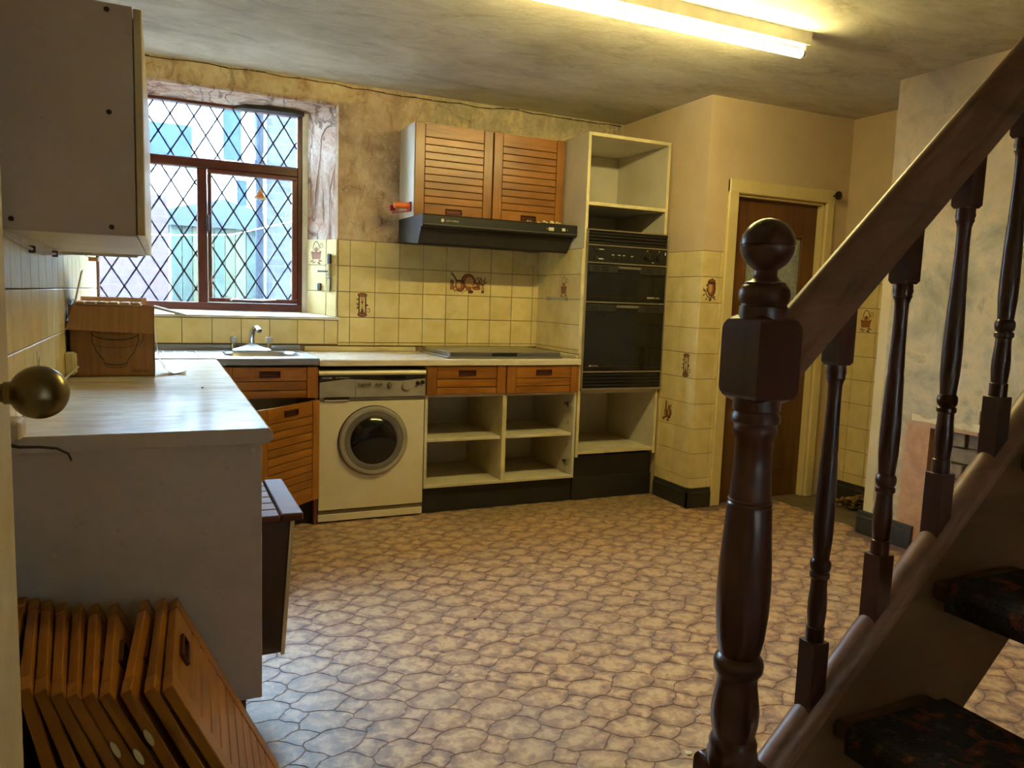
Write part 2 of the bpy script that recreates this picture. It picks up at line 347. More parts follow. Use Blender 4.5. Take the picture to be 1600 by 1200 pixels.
def mesh_of(name, bm, mats):
    me = bpy.data.meshes.new(name); bmesh.ops.recalc_face_normals(bm, faces=bm.faces) if False else None
    bm.to_mesh(me); bm.free()
    if any(p.use_smooth for p in me.polygons): me.set_sharp_from_angle(angle=math.radians(38))
    for m in (mats if isinstance(mats, (list, tuple)) else [mats]): me.materials.append(MT[m] if isinstance(m, str) else m)
    return me
def obj(name, bm, mats, parent=None, local=False, **kw):
    """bm in world coords (or in the parent's local coords when local); origin goes to the centre of its bounds"""
    bmesh.ops.recalc_face_normals(bm, faces=bm.faces)
    vs = [v.co for v in bm.verts]; c = Vector([(min(v[i] for v in vs) + max(v[i] for v in vs)) / 2 for i in range(3)])
    if parent is None: c.z = min(v.z for v in vs)
    bmesh.ops.translate(bm, vec=-c, verts=bm.verts)
    o = bpy.data.objects.new(name, mesh_of(name, bm, mats)); COL.objects.link(o)
    if parent is not None:
        o.parent = parent; o.location = c if local else c - wpos(parent)
    else: o.location = c
    return props(o, **kw)
def inst(name, me, loc, parent, rot=None):
    o = bpy.data.objects.new(name, me); COL.objects.link(o); o.parent = parent; o.location = Vector(loc)
    if rot: o.rotation_euler = rot
    return o
def root(name, loc, label, cat, group=None, rot=(0, 0, 0), kind=None):
    o = bpy.data.objects.new(name, None); COL.objects.link(o); o.location = loc; o.rotation_euler = rot; o.empty_display_size = .05
    return props(o, label, cat, group, kind)
def B(name, a, b, mat, parent=None, bev=.002, seg=1, **kw): return obj(name, box(BM(), a, b, bev, seg), mat, parent, **kw)
def text_mesh(body, size, mat, thick=.0004):
    cu = bpy.data.curves.new('lettering', 'FONT'); cu.body = body; cu.size = size; cu.extrude = thick; cu.align_x = 'CENTER'; cu.align_y = 'CENTER'; cu.resolution_u = 2
    o = bpy.data.objects.new('tmp', cu); COL.objects.link(o); dg = bpy.context.evaluated_depsgraph_get(); dg.update()
    me = bpy.data.meshes.new_from_object(o.evaluated_get(dg)); me.materials.clear(); me.materials.append(MT[mat])
    bpy.data.objects.remove(o); return me
def lettering(body, size, loc, parent, mat='text_white', rot=(math.pi / 2, 0, 0)):
    o = bpy.data.objects.new('lettering', text_mesh(body, size, mat)); COL.objects.link(o); o.parent = parent; o.location = Vector(loc) - wpos(parent); o.rotation_euler = rot; return o

# ------------------------------------------------------------------ tiles with printed pictures
TILE_CACHE = {}
def tile_mesh(wd, ht, th=.006):
    k = (round(wd, 4), round(ht, 4))
    if k not in TILE_CACHE:
        bm = BM(); a, b = wd / 2, ht / 2; e = .0015
        lo = [bm.verts.new(p) for p in ((-a, -b, 0), (a, -b, 0), (a, b, 0), (-a, b, 0))]
        mid = [bm.verts.new(p) for p in ((-a, -b, th - e), (a, -b, th - e), (a, b, th - e), (-a, b, th - e))]
        hi = [bm.verts.new(p) for p in ((-a + e, -b + e, th), (a - e, -b + e, th), (a - e, b - e, th), (-a + e, b - e, th))]
        for A, C in ((lo, mid), (mid, hi)):
            for i in range(4): bm.faces.new((A[i], A[(i + 1) % 4], C[(i + 1) % 4], C[i]))
        bm.faces.new(hi); TILE_CACHE[k] = mesh_of('tile', bm, 'tile')
    return TILE_CACHE[k]
def frame_rot(U, V):
    N = Vector(U).cross(Vector(V)); return Matrix((U, V, N)).transposed().to_euler()
def ell(cx, cy, rx, ry, n=14, a0=0, a1=360): return [(cx + rx * math.cos(math.radians(a0 + (a1 - a0) * k / n)), cy + ry * math.sin(math.radians(a0 + (a1 - a0) * k / n))) for k in range(n + (1 if a1 - a0 < 360 else 0))]
def stroke(pts, wd):
    L, R = [], []
    for i, p in enumerate(pts):
        a = pts[max(i - 1, 0)]; b = pts[min(i + 1, len(pts) - 1)]; dx, dy = b[0] - a[0], b[1] - a[1]; l = math.hypot(dx, dy) or 1
        L.append((p[0] - dy / l * wd / 2, p[1] + dx / l * wd / 2)); R.append((p[0] + dy / l * wd / 2, p[1] - dx / l * wd / 2))
    return L + R[::-1]
def ring(cx, cy, rx, ry, wd, a0=0, a1=360, n=14): return stroke(ell(cx, cy, rx, ry, n, a0, a1 - .01), wd)
def leaf(cx, cy, l, wd, ang):
    c, s = math.cos(math.radians(ang)), math.sin(math.radians(ang)); return [(cx + x * c - y * s, cy + x * s + y * c) for x, y in ((0, 0), (l * .4, wd / 2), (l, 0), (l * .4, -wd / 2))]
D, Mi, Li, Gr = 0, 1, 2, 3
PRINTS = {
 'hourglass': [(Mi, ell(0, .36, .17, .06)), (D, ring(0, .36, .17, .06, .03)), (Mi, ell(0, -.36, .17, .07)), (D, ring(0, -.36, .17, .07, .03)), (D, stroke([(-.12, .32), (-.12, -.32)], .05)), (D, stroke([(.12, .32), (.12, -.32)], .05)),
   (Li, [(-.07, .3), (.07, .3), (.015, 0), (.08, -.28), (-.08, -.28), (-.015, 0)]), (D, [(-.05, .12), (.04, .14), (0, 0)]), (D, [(-.07, -.3), (.06, -.3), (0, -.1)]), (Gr, leaf(-.1, -.02, .16, .09, 150)), (Gr, leaf(-.1, -.06, .16, .09, 215)), (D, leaf(.08, -.04, .16, .1, 20)), (Gr, leaf(-.12, .18, .13, .06, 165)), (Mi, ring(.22, -.2, .06, .07, .025, 200, 500))],
 'basket': [(Mi, [(-.24, .02), (.24, .04), (.19, -.26), (-.19, -.27)]), (D, stroke([(-.24, .02), (-.1, -.05), (0, .0), (.12, -.05), (.24, .04)], .03)), (D, ring(0, .05, .15, .34, .03, 0, 180)), (Li, ell(-.1, .06, .08, .07)), (Li, ell(.08, .07, .09, .08)), (Mi, ell(0, .1, .07, .07)), (D, ring(0, .1, .07, .07, .02)),
   (Mi, leaf(-.28, -.36, .22, .07, 15)), (Mi, leaf(-.2, -.42, .25, .06, 20)), (D, leaf(.05, -.36, .2, .08, -30)), (Mi, leaf(.08, -.3, .22, .1, -10)), (Gr, ring(.24, .22, .07, .09, .025, -60, 200)), (Gr, leaf(.18, .12, .12, .05, 60))],
 'jar': [(D, ell(.08, .04, .2, .3)), (Mi, ell(.06, .05, .15, .26)), (Li, ell(.03, .08, .09, .2)), (D, [(-.13, .22), (.28, .2), (.25, .3), (-.1, .32)]), (Mi, ell(.08, .33, .16, .05)), (D, ring(.08, .34, .16, .05, .025)), (D, ell(.09, .41, .035, .03)), (D, ell(-.14, .17, .04, .04)),
   (Gr, leaf(-.15, -.12, .28, .08, 130)), (Gr, leaf(-.18, -.05, .18, .06, 165)), (Gr, leaf(-.12, -.1, .2, .06, 100)), (Mi, leaf(-.2, -.15, .16, .07, 215)), (D, stroke([(-.18, -.1), (-.1, -.24), (.05, -.3), (.2, -.26)], .04)), (D, leaf(.12, -.28, .18, .07, 15)), (Gr, ell(.04, -.36, .07, .06)), (D, leaf(-.1, -.28, .14, .06, 240)), (D, leaf(.18, -.28, .16, .06, -35))],
 'bottle': [(D, [(-.13, .36), (-.06, .42), (-.05, .15), (0, .05), (0, -.26), (-.16, -.28), (-.17, .02), (-.12, .14)]), (Li, [(-.11, .1), (-.07, .12), (-.06, -.22), (-.13, -.22)]), (D, ell(.12, -.08, .13, .22)), (Mi, ell(.11, -.06, .09, .17)), (Li, ell(.08, -.04, .05, .12)), (Gr, leaf(.08, .1, .2, .08, 80)), (Gr, leaf(.12, .1, .26, .08, 55)), (D, leaf(.1, .1, .16, .06, 110)), (D, ring(.22, -.02, .06, .1, .03, -90, 90)), (Mi, ell(-.2, -.3, .08, .06)), (D, leaf(-.05, -.32, .24, .09, -12))],
 'still_life': [(D, ell(.02, .12, .34, .33)), (Mi, ell(.02, .12, .3, .29)), (Li, ell(.08, .08, .2, .22)), (D, ell(-.36, -.1, .24, .26)), (Mi, ell(-.38, -.08, .2, .22)), (Li, ell(-.42, -.06, .09, .14)), (D, [(-.58, .1), (-.16, .1), (-.18, .16), (-.56, .16)]), (D, stroke([(-.5, .1), (-.72, .42)], .06)), (D, ring(-.75, .42, .05, .06, .03)), (Mi, [(-.82, .14), (-.72, .16), (-.7, -.28), (-.82, -.28)]), (D, stroke([(-.7, .14), (-.66, -.28)], .05)), (Li, ell(-.58, -.24, .08, .09)), (D, ring(-.58, -.24, .08, .09, .03)),
   (Li, stroke([(-.3, -.4), (-.1, -.3), (.05, -.14), (.25, -.1)], .05)), (D, stroke([(-.1, -.32), (.05, -.18), (.25, -.14)], .025)), (D, ell(.15, -.34, .13, .08)), (Mi, ell(.05, -.2, .14, .1)), (D, ring(.5, .1, .14, .2, .035)), (Mi, ell(.48, 0, .12, .1)), (D, ell(.42, -.16, .2, .07)), (Mi, ell(.42, -.2, .2, .06)), (D, [(.62, .02), (.82, .04), (.76, -.06), (.79, -.38), (.66, -.38), (.68, -.06)]), (Li, [(.7, -.06), (.74, -.06), (.75, -.28), (.68, -.28)]), (Gr, leaf(.66, .02, .34, .08, 95)), (Gr, leaf(.72, .04, .34, .08, 65)), (Gr, leaf(.74, .02, .24, .08, 30)), (D, leaf(.6, .02, .3, .07, 115))]}
PRINT_MATS = ['print_dark', 'print_mid', 'print_light', 'print_green']
def add_print(parent, kind, size, th=.006):
    bm = BM()
    for i, (tone, pts) in enumerate(PRINTS[kind]):
        vs = [bm.verts.new((x * size, y * size, th + .0003 + i * .00004)) for x, y in pts]
        f = bm.faces.new(vs); f.material_index = tone
        if f.normal.z < 0: pass
    bmesh.ops.triangulate(bm, faces=bm.faces); bm.normal_update()
    for f in bm.faces:
        if f.normal.z < 0: f.normal_flip()
    o = bpy.data.objects.new('printed_motif', mesh_of('printed_motif', bm, PRINT_MATS)); COL.objects.link(o); o.parent = parent; return o
def tile_wall(parent, O, U, V, us, vs, gap=.0032, prints={}, skip=lambda i, j: False):
    """us, vs: joint positions along U and V from O; the tiles stand proud along U x V"""
    O = Vector(O); U = Vector(U); V = Vector(V); rot = frame_rot(U, V); P = wpos(parent)
    for i in range(len(us) - 1):
        for j in range(len(vs) - 1):
            if skip(i, j): continue
            wd = us[i + 1] - us[i] - gap; ht = vs[j + 1] - vs[j] - gap
            if wd < .004 or ht < .004: continue
            o = inst('tile', tile_mesh(wd, ht), O + U * (us[i] + us[i + 1]) / 2 + V * (vs[j] + vs[j + 1]) / 2 - P, parent, rot)
            if (i, j) in prints:
                add_print(o, prints[(i, j)][0], prints[(i, j)][1]); o['label'] = prints[(i, j)][2]
def rng(a, b, p):
    out = [a]
    while out[-1] + p < b - .012: out.append(round(out[-1] + p, 5))
    out.append(b); return out
TP = .157

# ================================================================== the room
ZC = 2.515
def struct(o, label): return props(o, label, None, None, 'structure')
floor = struct(B('floor', (-1.3, -5.4, -.12), (3.6, .95, -.0016), 'lino_base', bev=0), 'brown cobble patterned sheet floor of the kitchen')
ceiling = struct(B('ceiling', (-1.3, -5.4, ZC), (3.7, .95, ZC + .2), 'ceiling', bev=0), 'stained flaking grey white ceiling')
# back wall with splayed window opening
bm = BM()
box(bm, (-1.3, .603, -.12), (3.7, .95, 1.12)); box(bm, (-1.3, .603, 2.385), (3.7, .95, 2.7))
prism(bm, [(.22, .603), (.0706, .781), (.04, .79), (.04, .95), (3.7, .95), (3.7, .603)], 2, 1.12, 2.385)
box(bm, (-1.3, .603, 1.12), (-1.11, .95, 2.385))
wall_back = struct(obj('wall_back', bm, 'plaster_back'), 'back wall with stripped ochre plaster around the leaded window')
bm = BM(); prism(bm, [(.2215, .6015), (.0706, .7785), (.0745, .7815), (.2245, .605)], 2, 1.592, 2.385)
obj('reveal_plaster', bm, 'reveal', wall_back, label='flaking pinkish plaster on the window reveal')
bm = BM(); prism(bm, [(.0706, .778), (.04, .787), (.04, .80), (.09, .80)], 2, 1.13, 2.36); obj('reveal_return', bm, 'white', wall_back)
bm = BM(); prism(bm, [(.595, 2.392), (.595, 2.378), (.80, 2.345), (.80, 2.392)], 0, -1.11, .2)
obj('lintel_soffit', bm, 'reveal', wall_back)
bm = BM(); prism(bm, [(-.36, .80), (-.30, .755), (-.16, .725), (-.02, .728), (.045, .76), (.05, .80)], 2, 2.33, 2.353)
obj('lintel_gap_shade', bm, 'dark_hole', wall_back, label='dark slab painted as the shade of a gap in the fallen soffit plaster')  # flat dark slab in place of a void, its shade is colour
bm = BM(); prism(bm, [(.588, 1.118), (.588, 1.103), (.603, 1.103), (.80, 1.11), (.80, 1.142)], 0, -1.11, .236)
obj('sill_board', bm, 'white', wall_back)
# uneven lumps along the ceiling line
bm = BM(); r2 = random.Random(3); xs = [-1.1 + .1 * k for k in range(34)]
lo = [2.505 - .012 * r2.random() - (.012 if .2 < x < 1.3 else 0) for x in xs]
for k in range(len(xs) - 1): prism(bm, [(xs[k], lo[k]), (xs[k + 1], lo[k + 1]), (xs[k + 1], ZC + .02), (xs[k], ZC + .02)], 1, .597, .61)
obj('cornice_lump', bm, 'plaster_back', wall_back)
bm = BM()
for k in range(len(xs) - 1): prism(bm, [(xs[k], lo[k] + .002), (xs[k + 1], lo[k + 1] + .002), (xs[k + 1], lo[k + 1] + .006 + .004 * r2.random()), (xs[k], lo[k] + .006)], 1, .5955, .598)
obj('ceiling_crack', bm, 'dark_hole', wall_back)
wall_left = struct(B('wall_left', (-1.3, -5.4, -.12), (-1.1, .95, 2.7), 'plaster_tan', bev=0), 'left wall behind the white counter')
bm = BM(); FX0, FX1, FZ0, FZ1 = -.2, .55, .7, 1.35
box(bm, (-1.3, -5.4, -.12), (FX0, -5.2, 2.7)); box(bm, (FX1, -5.4, -.12), (3.7, -5.2, 2.7)); box(bm, (FX0, -5.4, -.12), (FX1, -5.2, FZ0)); box(bm, (FX0, -5.4, FZ1), (FX1, -5.2, 2.7))
wall_front = struct(obj('wall_front', bm, 'plaster_tan'), 'plain wall behind the viewer with a small window')
# larder projection with door opening
bm = BM()
box(bm, (2.23, -.35, -.12), (2.464, -.25, ZC + .05)); box(bm, (3.2, -.35, -.12), (3.5, -.25, ZC + .05)); box(bm, (2.464, -.35, 1.962), (3.2, -.25, ZC + .05))
box(bm, (2.23, -.25, -.12), (2.33, .603, ZC + .05))
wall_larder = struct(obj('wall_larder', bm, 'plaster_tan'), 'tan papered projecting wall holding the brown larder door')
wall_right = struct(B('wall_right', (3.4, -1.2, -.12), (3.7, .6, 2.7), 'plaster_tan', bev=0), 'tan wall strip right of the larder door')
# chimney breast with knocked-out hole
X0 = 2.889; HY0, HY1, HZ0, HZ1 = -1.95, -1.468, .26, .672
bm = BM()
box(bm, (X0 + .09, -5.4, -.12), (3.7, -1.1, 2.7))
box(bm, (X0, -5.4, -.12), (X0 + .09, HY0, 2.7)); box(bm, (X0, HY1, -.12), (X0 + .09, -1.1, 2.7))
box(bm, (X0, HY0, HZ1), (X0 + .09, HY1, 2.7)); box(bm, (X0, HY0, -.12), (X0 + .09, HY1, HZ0))
wall_breast = struct(obj('wall_breast', bm, 'plaster_breast'), 'patchy grey plaster chimney breast with a broken hole showing brick')
for r in range(5):
    z0 = HZ0 + .005 + r * .083
    for c in range(4):
        y0 = HY0 - .09 + c * .2 + (.1 if r % 2 else 0); a = max(y0, HY0 + .004); b = min(y0 + .188, HY1 - .004)
        if b - a > .02: B('brick', (X0 + .035 + random.uniform(-.006, .01), a, z0), (X0 + .095, b, min(z0 + .072, HZ1 - .004)), 'old_brick', wall_breast, .004)
B('mortar_bed', (X0 + .055, HY0, HZ0), (X0 + .093, HY1, HZ1), 'mortar', wall_breast, 0)
B('pipe_stub', (X0 - .004, -1.742, .668), (X0 + .03, -1.722, .80), 'copper', wall_breast, .004)
bm = BM(); rr = random.Random(5)
for k in range(9):
    y = -1.36 - k * .048; prism(bm, [(y, .69 + rr.random() * .01), (y - .05, .69 + rr.random() * .01), (y - .05, .712 + rr.random() * .02), (y, .712 + rr.random() * .02)], 0, X0 - .006, X0 + .002)
obj('broken_plaster_edge', bm, 'flake', wall_breast)

# wall tiles
zt = [.964 + TP * k for k in range(5)]
bu = [.2245, .297] + [.297 + TP * k for k in range(1, 9)] + [1.597]
B('tile_bed', (.224, .6005, .94), (1.6, .6035, 1.594), 'grout', wall_back, 0)
B('tile_bed', (-1.1, .6005, .94), (.23, .6035, 1.104), 'grout', wall_back, 0)
def back_skip(i, j): return False
tile_wall(wall_back, (0, .6005, 0), (1, 0, 0), (0, 0, 1), bu, [.945] + zt, prints={(1, 2): ('hourglass', TP * 1.08, 'cream tile printed with a brown hourglass')})
# wide still life over two neighbouring tiles
for o in list(wall_back.children):
    if o.name.startswith('tile') and abs(o.location.x + wall_back.location.x - (.297 + TP * 4.5)) < .01 and abs(o.location.z + wall_back.location.z - 1.357) < .01:
        p = add_print(o, 'still_life', TP * .95); p.location.x = TP * .45; o['label'] = 'cream tile printed with brown kitchen still life'
lu = [-1.1] + [.142 - .16 * k for k in range(7, -1, -1)] + [.2245]
tile_wall(wall_back, (0, .6005, 0), (1, 0, 0), (0, 0, 1), lu, [.952, 1.1])
# tiles on the splayed reveal
a = math.radians(40); Us = (math.sin(a), -math.cos(a), 0)
Ur = Vector((.22, .603, 0)) - Vector((.0706, .781, 0)); Ln = Ur.length; Ur.normalize()
Or = Vector((.0706, .781, 0)) + Vector((-Ur.y, Ur.x, 0)) * 0
Nr = Ur.cross(Vector((0, 0, 1)))
tile_wall(wall_back, Or + Nr * .001, Ur, (0, 0, 1), [.0, .152, Ln], [1.122] + [1.122 + TP * k for k in range(1, 4)], prints={(0, 2): ('basket', TP * 1.06, 'reveal tile printed with a brown basket')})
# left wall tiles, down to the worktop
B('tile_bed', (-1.1015, -2.07, .9), (-1.0975, .79, 1.56), 'grout', wall_left, 0)
lus = rng(-2.07, .79, TP)
tile_wall(wall_left, (-1.0975, 0, 0), (0, 1, 0), (0, 0, 1), lus, [.918, 1.091, 1.248, 1.405, 1.56], prints={(3, 0): ('bottle', TP * 1.06, 'left wall tile printed with a brown bottle')})
for o in wall_left.children: pass
# larder side and front tiles
B('tile_bed', (2.2255, -.353, .12), (2.2315, .02, 1.602), 'grout', wall_larder, 0)
B('tile_bed', (2.2255, -.3545, .12), (2.392, -.3495, 1.602), 'grout', wall_larder, 0)
zl = [.118] + [1.6 - TP * k for k in range(9, -1, -1)]
tile_wall(wall_larder, (2.2255, 0, 0), (0, -1, 0), (0, 0, 1), [-.01, .021, .178, .3535], zl, prints={(2, 5): ('hourglass', TP * 1.08, 'larder tile printed with a brown hourglass'), (1, 3): ('bottle', TP * 1.08, 'larder tile printed with bottle and jug')})
tile_wall(wall_larder, (2.2195, -.3545, 0), (1, 0, 0), (0, 0, 1), [0, .142, .17], zl, prints={(0, 8): ('jar', TP * 1.04, 'larder tile printed with a lidded brown jar')})
# right wall tiles
B('tile_bed', (3.3965, -1.1, .12), (3.4015, -.35, 1.602), 'grout', wall_right, 0)
tile_wall(wall_right, (3.3965, 0, 0), (0, -1, 0), (0, 0, 1), [.352, .504, .661, .818, .975, 1.1], zl, prints={(1, 7): ('basket', TP * 1.08, 'right wall tile printed with a brown basket')})

# skirtings
def skirting(name, pts, label, h=.13):
    bm = BM()
    for (a, b, n) in pts:
        a, b, n = Vector(a + (0,)), Vector(b + (0,)), Vector(n + (0,)); 
        prof = [(0, 0), (.022, 0), (.022, h - .035), (.016, h - .028), (.016, h - .008), (.006, h), (0, h)]
        A = [bm.verts.new(a + n * p[0] + Vector((0, 0, p[1]))) for p in prof]; C = [bm.verts.new(b + n * p[0] + Vector((0, 0, p[1]))) for p in prof]
        bm.faces.new(A); bm.faces.new(C[::-1])
        for i in range(len(prof)): bm.faces.new((A[i], A[(i + 1) % len(prof)], C[(i + 1) % len(prof)], C[i]))
    return struct(obj(name, bm, 'skirting'), label)
skirting('baseboard_larder', [((2.23, .0), (2.23, -.372), (-1, 0)), ((2.208, -.35), (2.388, -.35), (0, -1))], 'black skirting around the foot of the larder wall')
skirting('baseboard_right', [((3.4, -.35), (3.4, -1.1), (-1, 0))], 'black skirting behind the leaf litter')
skirting('baseboard_breast', [((X0, -1.078), (X0, -1.425), (-1, 0))], 'black skirting stub on the chimney breast')

# floor pieces: big lobed cobbles and small ones between, printed and embossed
PX, PY = .167, .12; OX, OY = .003, -2.202
def jit(x, y, i):
    kx, ky = 2 * math.pi / (4 * PX), 2 * math.pi / (4 * PY)
    return .0034 * math.sin(3 * kx * x + 1.3 * i + 2 * ky * y) + .0034 * math.sin(5 * kx * x - 7 * ky * y + 2.1 * i) + .0024 * math.cos(9 * ky * y + 4 * kx * x + i) + .0018 * math.sin(13 * kx * x + 11 * ky * y + 3 * i)
SX, SY = .053, .046
BIG = [(PX / 2, PY / 2 - SY), (PX / 2 - SX, PY / 2), (-PX / 2 + SX, PY / 2), (-PX / 2, PY / 2 - SY), (-PX / 2, -PY / 2 + SY), (-PX / 2 + SX, -PY / 2), (PX / 2 - SX, -PY / 2), (PX / 2, -PY / 2 + SY)]
SMALL = [(SX, 0), (0, SY), (-SX, 0), (0, -SY)]
CORN = {}
def cobble_geo(poly, cx, cy, lobes):
    pts = []
    n = len(poly)
    for i in range(n):
        a, b = poly[i], poly[(i + 1) % n]; L = math.hypot(b[0] - a[0], b[1] - a[1]); m = 1 if L < .03 else lobes
        for k in range(m):
            t = k / m; pts.append((a[0] + (b[0] - a[0]) * t, a[1] + (b[1] - a[1]) * t))
    out = []
    for x, y in pts:
        X, Y = x + cx, y + cy; X2, Y2 = X + jit(X, Y, 0) * 1.5, Y + jit(X, Y, 4) * 1.25
        dx, dy = X2 - cx, Y2 - cy; l = math.hypot(dx, dy); f = (l - .0011) / l; out.append((dx * f, dy * f))
    return out
def cobble_bm(bm, pts, cx, cy, lay):
    z0, z1 = -.0016, 0.0
    lo = [bm.verts.new((cx + x, cy + y, z0)) for x, y in pts]; rim = [bm.verts.new((cx + x * .975, cy + y * .975, z1)) for x, y in pts]
    c = bm.verts.new((cx, cy, z1 + .0002)); n = len(pts); c[lay] = 1.0
    for i in range(n):
        j = (i + 1) % n; bm.faces.new((lo[i], lo[j], rim[j], rim[i])); bm.faces.new((rim[i], rim[j], c))
def in_view(x, y):
    d = Vector((x, y, 0)) - CAM; z = d.dot(FW); 
    if z < .3: return None
    u = 800 + F_PX * d.dot(RT) / z; v = 600 - F_PX * d.dot(UP) / z
    return (u, v, z) if -60 < u < 1640 and v < 1260 else None
cells = []
for i in range(-8, 22):
    for j in range(-26, 21):
        for k, (ox, oy, poly, lb) in enumerate(((0, 0, BIG, 3), (PX / 2, PY / 2, SMALL, 4))):
            x, y = OX + i * PX + ox, OY + j * PY + oy
            if not (-1.08 < x < 3.38 and -5.18 < y < .05): continue
            if x > 2.93 and y > -1.08: continue
            if x > 2.2 and y > -.42: continue
            if x > X0 - .06 and y < -1.05: continue
            vw = in_view(x, y); hid = x < -.56 or (y > -.02)
            pri = (PX * PY if k == 0 else SX * SY * 2) / vw[2] ** 3 if vw and not hid else 0
            if vw and vw[0] > 1235 and vw[1] > 1000: pri *= .2
            cells.append((pri, i, j, k, x, y, poly, lb))
cells.sort(key=lambda c: -c[0])
CB = {}
bm = BM(); lay = bm.verts.layers.float.new('core')
for n, (pri, i, j, k, x, y, poly, lb) in enumerate(cells):
    key = (i % 4, j % 4, k); pts = cobble_geo(poly, (i % 4) * PX + (PX / 2 if k else 0), (j % 4) * PY + (PY / 2 if k else 0), lb)
    if n < 300:
        if key not in CB:
            b2 = BM(); l2 = b2.verts.layers.float.new('core'); cobble_bm(b2, pts, 0, 0, l2); CB[key] = mesh_of('cobble', b2, 'cobble')
        inst('cobble', CB[key], Vector((x, y, 0)) - wpos(floor), floor)
    else: cobble_bm(bm, pts, x, y, lay)
o = bpy.data.objects.new('far_cobbles', mesh_of('far_cobbles', bm, 'cobble')); COL.objects.link(o); o.parent = floor; o.location = -wpos(floor); o['kind'] = 'stuff'
# plain lino strip in the alcove
B('threshold_lino', (2.935, -1.075, -.0015), (3.4, -.25, .003), 'hall_lino', label='grey green plain lino offcut by the larder door', cat='floor covering')

# ------------------------------------------------------------------ window
win = root('window_1', (-.54, .83, 1.14), 'mahogany framed leaded casement window over the sink', None, kind='structure')
WY0, WY1 = .80, .86
def wb(name, a, b, m='mahogany', par=win, bev=.004): return B(name, a, b, m, par, bev)
wb('frame_head', (-1.12, WY0, 2.328), (.04, WY1, 2.362)); wb('frame_cill', (-1.12, WY0 - .012, 1.135), (.04, WY1, 1.186))
wb('frame_jamb', (-1.12, WY0, 1.186), (-1.078, WY1, 2.328), 'mahogany_v'); wb('frame_jamb', (.012, WY0, 1.186), (.044, WY1, 2.328), 'mahogany_v')
wb('transom', (-1.078, WY0 - .006, 1.968), (.012, WY1, 2.024)); wb('mullion', (-.562, WY0 - .004, 1.186), (-.508, WY1, 1.968), 'mahogany_v')
sash = wb('casement', (-.505, WY0 - .016, 1.19), (.010, WY0 + .03, 1.216), 'mahogany')
wb('sash_rail', (-.505, WY0 - .016, 1.942), (.010, WY0 + .03, 1.966), par=sash)
wb('sash_stile', (-.505, WY0 - .016, 1.216), (-.483, WY0 + .03, 1.942), 'mahogany_v', sash); wb('sash_stile', (-.022, WY0 - .016, 1.216), (.010, WY0 + .03, 1.942), 'mahogany_v', sash)
bm = BM(); tube(bm, [(-.38, WY0 - .035, 1.203), (-.37, WY0 - .04, 1.207), (-.2, WY0 - .036, 1.206), (-.12, WY0 - .03, 1.212)], .004); obj('casement_stay', bm, 'steel', sash)
wb('stay_pin', (-.385, WY0 - .035, 1.195), (-.372, WY0 - .014, 1.208), 'steel', sash, .002)
wb('latch', (-.512, WY0 - .03, 1.60), (-.498, WY0 - .014, 1.70), 'black_plastic', sash, .003)
def clip(poly, x0, x1, z0, z1):
    for ax, lim, sg in ((0, x0, 1), (0, x1, -1), (1, z0, 1), (1, z1, -1)):
        out = []
        for i in range(len(poly)):
            p, q = poly[i - 1], poly[i]; pi, qi = (p[ax] - lim) * sg >= 0, (q[ax] - lim) * sg >= 0
            if pi != qi:
                t = (lim - p[ax]) / (q[ax] - p[ax]); out.append((p[0] + (q[0] - p[0]) * t, p[1] + (q[1] - p[1]) * t))
            if qi: out.append(q)
        poly = out
        if not poly: return []
    return poly
DW, DH = .127, .207
def leaded(x0, x1, z0, z1, y, ox, oz, par):
    lead = BM(); W, H = DW / 2, DH / 2
    for i in range(-24, 24):
        for j in range(-24, 24):
            if (i + j) % 2: continue
            cx, cz = ox + i * W, oz + j * H; p = clip([(cx - W, cz), (cx, cz - H), (cx + W, cz), (cx, cz + H)], x0, x1, z0, z1)
            if len(p) > 2:
                A = sum(p[k - 1][0] * p[k][1] - p[k][0] * p[k - 1][1] for k in range(len(p))) / 2
                if abs(A) > 2e-4:
                    b2 = BM(); b2.faces.new([b2.verts.new((q[0], y, q[1])) for q in p]); obj('glass_pane', b2, 'glass', par)
            for (ax, az, bx, bz) in ((cx - W, cz, cx, cz + H), (cx, cz + H, cx + W, cz)):
                t0, t1 = 0, 1; dx, dz = bx - ax, bz - az; ok = True
                for p_, q_ in ((-dx, ax - x0), (dx, x1 - ax), (-dz, az - z0), (dz, z1 - az)):
                    r = q_ / p_
                    if p_ < 0: t0 = max(t0, r)
                    else: t1 = min(t1, r)
                if t1 - t0 > .02:
                    a_, b_ = Vector((ax + dx * t0, y, az + dz * t0)), Vector((ax + dx * t1, y, az + dz * t1)); n_ = Vector((-dz, 0, dx)).normalized() * .0044
                    prism(lead, [((a_ + n_).x, (a_ + n_).z), ((b_ + n_).x, (b_ + n_).z), ((b_ - n_).x, (b_ - n_).z), ((a_ - n_).x, (a_ - n_).z)], 1, y - .002, y + .002)
    obj('lead_lattice', lead, 'lead', par)
leaded(-1.078, .012, 2.024, 2.328, .832, -.70, 2.16, win)
leaded(-1.078, -.562, 1.186, 1.968, .832, -.70, 1.99, win)
leaded(-.483, -.022, 1.216, 1.942, .812, -.424, 1.94, sash)
w2 = root('window_2', (.2, -5.3, .85), 'small plain window in the wall behind the viewer', None, kind='structure')
for nm, a, b in (('frame_head', (FX0, -5.33, FZ1 - .04), (FX1, -5.27, FZ1)), ('frame_cill', (FX0, -5.33, FZ0), (FX1, -5.27, FZ0 + .05)), ('frame_jamb', (FX0, -5.33, FZ0 + .05), (FX0 + .04, -5.27, FZ1 - .04)), ('frame_jamb', (FX1 - .04, -5.33, FZ0 + .05), (FX1, -5.27, FZ1 - .04))): B(nm, a, b, 'mahogany', w2, .003)
